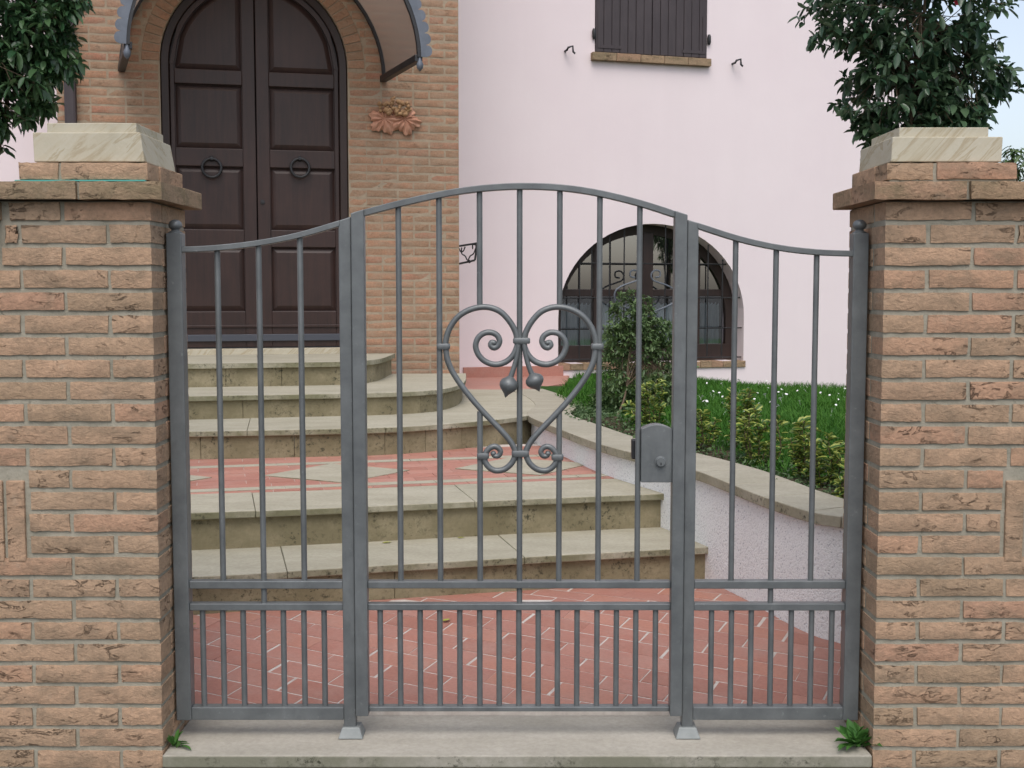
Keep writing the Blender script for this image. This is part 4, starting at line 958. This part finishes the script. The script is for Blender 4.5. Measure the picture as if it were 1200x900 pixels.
# lock
x0, x1 = at(751.5, 530).x, gx1[0]; z0, z1, zm = at(600, 565.5).z, at(600, 503).z, at(600, 497.5).z
poly = [(x0, z0), (x1, z0), (x1, z1)] + [(x1 + (x0 - x1) * i / 12, z1 + (zm - z1) * math.sin(math.pi * i / 12)) for i in range(1, 12)] + [(x0, z1)]
lk = MB().prism([Vector((x, 0, z)) for x, z in poly], Vector((0, YG + .001, 0)), Vector((0, YG + .05, 0))).build('lock_box', m_iron, gate, bevel=.002)
c_ = at(774, 541, YG + .001); MB().lathe(c_, [(0, .0175), (.005, .0175), (.006, .0145), (.014, .0135), (.0145, 0)], Vector((0, -1, 0)), 20).build('lock_cylinder', m_iron, lk, smooth=40)
MB().box(c_.x - .0015, c_.x + .0015, YG - .0145, YG - .010, c_.z - .009, c_.z - .001).build('key_slot', m_black, lk)
x, za, zb = at(744.5, 530).x, at(600, 540).z, at(600, 516.5).z
MB().box(x - .008, x + .007, YG + .03, YG + .062, za, zb).build('latch_handle', m_black, lk, bevel=.005)

# ================================================================== VEGETATION
big_shrub('camellia_tree', 'dark glossy camellia rising behind the right pillar', (1.95, 5.75, .42),
          [((1.92, 5.75, 2.80), (.42, .40, .52), 6), ((1.62, 5.75, 2.74), (.27, .30, .24), 2.2), ((1.82, 5.75, 2.36), (.27, .28, .30), 3.2), ((2.14, 5.75, 2.42), (.22, .24, .28), 2.0), ((1.70, 5.70, 2.16), (.09, .12, .15), .7), ((2.34, 5.75, 2.36), (.10, .1, .05), .25), ((2.0, 5.65, 2.20), (.25, .12, .12), 1.2)], 760, m_camel, (.057, .50), .026, 11, (6, 10), droop=.15)
big_shrub('laurel_tree', 'drooping dark green leafy tree behind the left pillar', (-2.6, 5.75, .0),
          [((-2.47, 5.75, 2.78), (.40, .36, .46), 5), ((-2.30, 5.7, 2.38), (.20, .22, .22), 1.6), ((-2.55, 5.7, 2.20), (.20, .2, .28), 2.2), ((-2.19, 5.7, 2.62), (.16, .2, .22), 1.2), ((-2.08, 5.7, 2.48), (.09, .1, .07), .35), ((-2.05, 5.7, 2.78), (.08, .1, .1), .3)], 680, m_camel2, (.060, .46), .026, 5, (6, 10), droop=.25)
q = P(1121, 3, 5.6); fl_ = thing('camellia_flower', q, 'small dark red camellia flower at the top of the tree', 'flower')
for i in range(6):
    a = i * 1.047; d = Vector((math.cos(a) * .7, -.5, math.sin(a) * .7)).normalized(); s_ = d.cross(Vector((0, -1, 0))).normalized()
    MB().add([q, q + d * .012 + s_ * .008, q + d * .024 + Vector((0, -.004, 0)), q + d * .012 - s_ * .008], [(0, 1, 2, 3)]).build('petal', m_red, fl_)
big_shrub('distant_shrub', 'small bushy shrub against the sky right of the right pillar', (4.05, 9.6, .3), [((4.03, 9.6, 2.25), (.30, .25, .36), 3), ((4.25, 9.6, 2.0), (.28, .25, .35), 3)], 260, m_olive, (.075, .30), .03, 21, (5, 8), 'shrub')
big_shrub('rounded_shrub', 'loose small leaved evergreen shrub in front of the arched window', tuple(G(716, 492, .53)), [((.93, 8.75, 1.0), (.27, .26, .28), 3), ((.84, 8.75, 1.22), (.15, .15, .22), 1.2), ((.98, 8.75, 1.20), (.10, .1, .20), .5), ((1.12, 8.75, .98), (.16, .15, .24), 1.1), ((.76, 8.7, .96), (.13, .16, .26), 1.1), ((.92, 8.5, .68), (.38, .2, .17), 4.2), ((1.22, 8.7, .80), (.12, .14, .18), .5)], 1350, m_olive, (.036, .42), .009, 31, (5, 9), 'shrub', 11, None, .7, .0)
def euonymus(u, v, wpx, hpx, label, seed):
    g = np.random.default_rng(seed); base = G(u, v, .515); base.z = zlawn(base.x, base.y); sc2 = base.y / F; w, h = wpx * sc2 / 2, hpx * sc2
    root = thing('variegated_shrub', base, label, 'shrub', 'variegated shrubs along the garden wall'); st = MB(); pos, ds, ls, ws = [], [], [], []
    for k in range(max(6, int(wpx / 4.0))):
        dx, dy = g.uniform(-1, 1), g.uniform(-1, 1); hh = h * g.uniform(.40, 1.0) * (1 - .25 * abs(dx)); top = base + Vector((dx * w * 1.05, dy * w * .8, hh)); b0 = base + Vector((dx * w * .3, dy * w * .3, -.02)); pm = b0.lerp(top, .5) + Vector(g.normal(0, .02, 3))
        path = smooth_path([b0, pm, top], 6); st.tube(path, .003, 4); lean = (top - b0).normalized()
        nl = int(hh / .010) + 6
        for j in range(nl):
            f_ = .25 + .75 * (j / nl) ** .8; p_ = path[min(len(path) - 1, int(f_ * (len(path) - 1)))]; a = j * 2.4 + g.uniform(-.5, .5); L = g.uniform(.030, .066) * (.75 + .35 * f_)
            pos.append(p_ + Vector(g.normal(0, .010, 3))); ds.append((math.cos(a) + lean.x, math.sin(a) + lean.y, g.uniform(.15, 1.3))); ls.append(L); ws.append(L * g.uniform(.42, .6))
    st.build('stems', m_bark, root, smooth=60); leaves('foliage', pos, ds, ls, ws, m_euon, root, droop=.35)
for i, (u, v, w, h, lb) in enumerate([
    (764, 506, 50, 66, 'bright yellow green variegated shrub just left of the lock side gate post'),
    (823, 532, 34, 78, 'variegated shrub just right of the gate post, beside the lock'),
    (866, 530, 30, 86, 'tallest thin variegated shrub between gate post and first panel bar'),
    (890, 543, 44, 74, 'dense rounded variegated shrub beside the second upright of the right panel'),
    (938, 562, 34, 86, 'slim upright variegated shrub between the last two bars of the right panel'),
    (966, 572, 40, 82, 'broad variegated shrub just beyond the last bar of the right panel'),
    (996, 590, 26, 68, 'variegated shrub half hidden by the right end post')]): euonymus(u, v, w, h, lb, 40 + i)
# grass
def blades(name, n, sampler, mat, hmin, hmax, wid, **kw):
    px = np.array([sampler() for _ in range(n)]); zz = np.array([zlawn(x, y) for x, y in px]); pos = np.c_[px, zz - .004]
    a = rng.uniform(0, 6.28, n); lean = rng.uniform(.1, .8, n); d = np.c_[np.cos(a) * lean, np.sin(a) * lean, np.ones(n)]
    hh = rng.uniform(hmin, hmax, n); s = np.c_[-np.sin(a), np.cos(a), np.zeros(n)] * wid; m1 = pos + d * hh[:, None] * .55; tp_ = pos + d * hh[:, None] * .95 + np.c_[np.cos(a), np.sin(a), np.zeros(n)] * (hh * .3)[:, None]
    V = np.stack([pos - s, pos + s, m1 + s * .8, m1 - s * .8, tp_], 1).reshape(-1, 3); T = np.array([(0, 1, 2), (0, 2, 3), (3, 2, 4)]); Fc = (T[None] + (np.arange(n) * 5)[:, None, None]).reshape(-1, 3)
    me = bpy.data.meshes.new(name); me.vertices.add(len(V)); me.vertices.foreach_set('co', V.astype(np.float32).ravel()); me.loops.add(len(Fc) * 3); me.loops.foreach_set('vertex_index', Fc.astype(np.int32).ravel())
    me.polygons.add(len(Fc)); me.polygons.foreach_set('loop_start', np.arange(0, len(Fc) * 3, 3, dtype=np.int32)); me.polygons.foreach_set('loop_total', np.full(len(Fc), 3, dtype=np.int32))
    ul = me.uv_layers.new(name='UVMap'); uv = np.empty((n, 9, 2), dtype=np.float32); uv[:, :, 0] = .5; uv[:, :, 1] = (np.arange(n) % 997)[:, None] + .5; ul.data.foreach_set('uv', uv.ravel()); me.update(); me.validate()
    return link(name, me, mat, kind='stuff', **kw)
EX = {round(y * 20): edge_x(y) for y in np.arange(4.1, 12.0, .05)}
def samp_lawn():
    while True:
        y = 5.6 + 7.8 * random.random(); x = random.uniform(.1, 4.6); e = EX.get(round(y * 20), .55 if y > 10 else .3) if y < 9.6 else .35 + .12 * (y - 9.6)
        s_, t_ = HP.loc(x, y)
        if t_ < .01 or x < e + .02: continue
        if y < 8.6 and x < e + .42 + .12 * math.sin(4 * y) + random.gauss(0, .06): continue
        if x > .45 * y: continue
        return x, y
blades('grass', 52000, samp_lawn, m_grass, .045, .095, .0032, label='bright green lawn grass in front of the pink house', cat='grass')
def samp_bed():
    y = random.uniform(4.3, 8.8); x0 = edge_x(y); return x0 + .02 + abs(random.gauss(0, .26)), y
n = 4200; px = np.array([samp_bed() for _ in range(n)]); pos = np.c_[px, [zlawn(x, y) + random.uniform(0, .05) for x, y in px]]
leaves('ground_cover', pos, np.c_[rng.normal(0, 1, (n, 2)), rng.uniform(.1, .9, n)], rng.uniform(.014, .036, n), rng.uniform(.009, .02, n), m_cover, None, droop=.2, label='low grey green ground cover along the coping', cat='ground cover', kind='stuff')
# daisies
dm = MB(); 
for k in range(9):
    a = k * 2 * math.pi / 9; c_, s_ = math.cos(a), math.sin(a); dm.add([(0, 0, .002), (c_ * .010 - s_ * .004, s_ * .010 + c_ * .004, .004), (c_ * .017, s_ * .017, .003), (c_ * .010 + s_ * .004, s_ * .010 - c_ * .004, .004)], [(0, 1, 2, 3)])
dm.tube([(0, 0, -.06), (0, 0, .001)], .001, 3); dmesh = dm.mesh('daisy'); dmesh.materials.append(m_daisy)
for i in range(62):
    while True:
        u, v = random.uniform(818, 1000), random.gauss(464, 11)
        if 444 < v < 486: break
    p = G(u, v, .46)
    for _ in range(6): p = G(u, v, zlawn(p.x, p.y) + .075)
    s_, t_ = HP.loc(p.x, p.y)
    if t_ < .08: continue
    o = link('daisy', dmesh, m_daisy, loc=p, rot=(random.uniform(.2, .9), random.uniform(-.4, .4), random.uniform(0, 6)), label='tiny white daisy growing in the lawn', cat='flower', group='daisies in the lawn'); o.scale = [random.uniform(.55, .95)] * 3
# weeds at the pillar feet
def weed(base, label, seed, n, L, toward):
    g = np.random.default_rng(seed); root = thing('weed', base, label, 'weed', 'weeds at the pillar feet'); pos, ds, ls, ws = [], [], [], []
    for i in range(n): a = g.uniform(0, 6.28); l_ = g.uniform(.5, 1.1) * L; pos.append(Vector(base) + Vector((*g.normal(0, .006, 2), 0))); ds.append((math.cos(a) * .7 + toward, math.sin(a) * .6 - .35, g.uniform(.4, 1.8))); ls.append(l_); ws.append(l_ * g.uniform(.16, .26))
    leaves('leaf_rosette', pos, ds, ls, ws, m_weed, root, droop=.3)
weed((-1.062, 3.665, -.028), 'small green weed at the foot of the left pillar', 3, 16, .085, .35)
weed((1.092, 3.665, -.028), 'larger green weed tuft at the foot of the right pillar', 4, 40, .115, -.25)
# fallen leaves
def fallen(u, v, z, mat, label, L, rz):
    p = G(u, v, z); p.z = z + .003; m2 = MB(); c_, s_ = math.cos(rz), math.sin(rz)
    prof = [(0, 0), (.25, .22), (.55, .26), (.8, .16), (1, 0)]; V = []
    for a, b in prof: V += [(a, b, .03 + .09 * b), (a, 0, .09 * a * (1 - a)), (a, -b, .05 + .12 * b)]
    V = [(p.x + (a * c_ - b * s_) * L, p.y + (a * s_ + b * c_) * L, p.z + h * L) for a, b, h in V]
    fs = [(i * 3 + k, i * 3 + 3 + k, i * 3 + 4 + k, i * 3 + 1 + k) for i in range(4) for k in range(2)]; m2.add(V, fs); m2.build('fallen_leaf', mat, smooth=80, label=label, cat='leaf', group='fallen leaves')
fallen(448, 637, Z1, m_fall, 'yellow green fallen leaf lying nearest the left gate post on the first step', .045, .4)
fallen(536, 631, Z1, m_fall, 'left of two small yellow leaves at the foot of the second riser', .035, .2)
fallen(553, 628, Z1, m_fall, 'right of two small yellow leaves at the foot of the second riser', .035, -.3)
fallen(221, 735, .065, m_fallb, 'curled olive brown leaf on the red tiles by the left post', .05, 1.2)
fallen(519, 729, .058, m_fall, 'yellow brown leaf on the red tiles behind the gate', .045, .9)
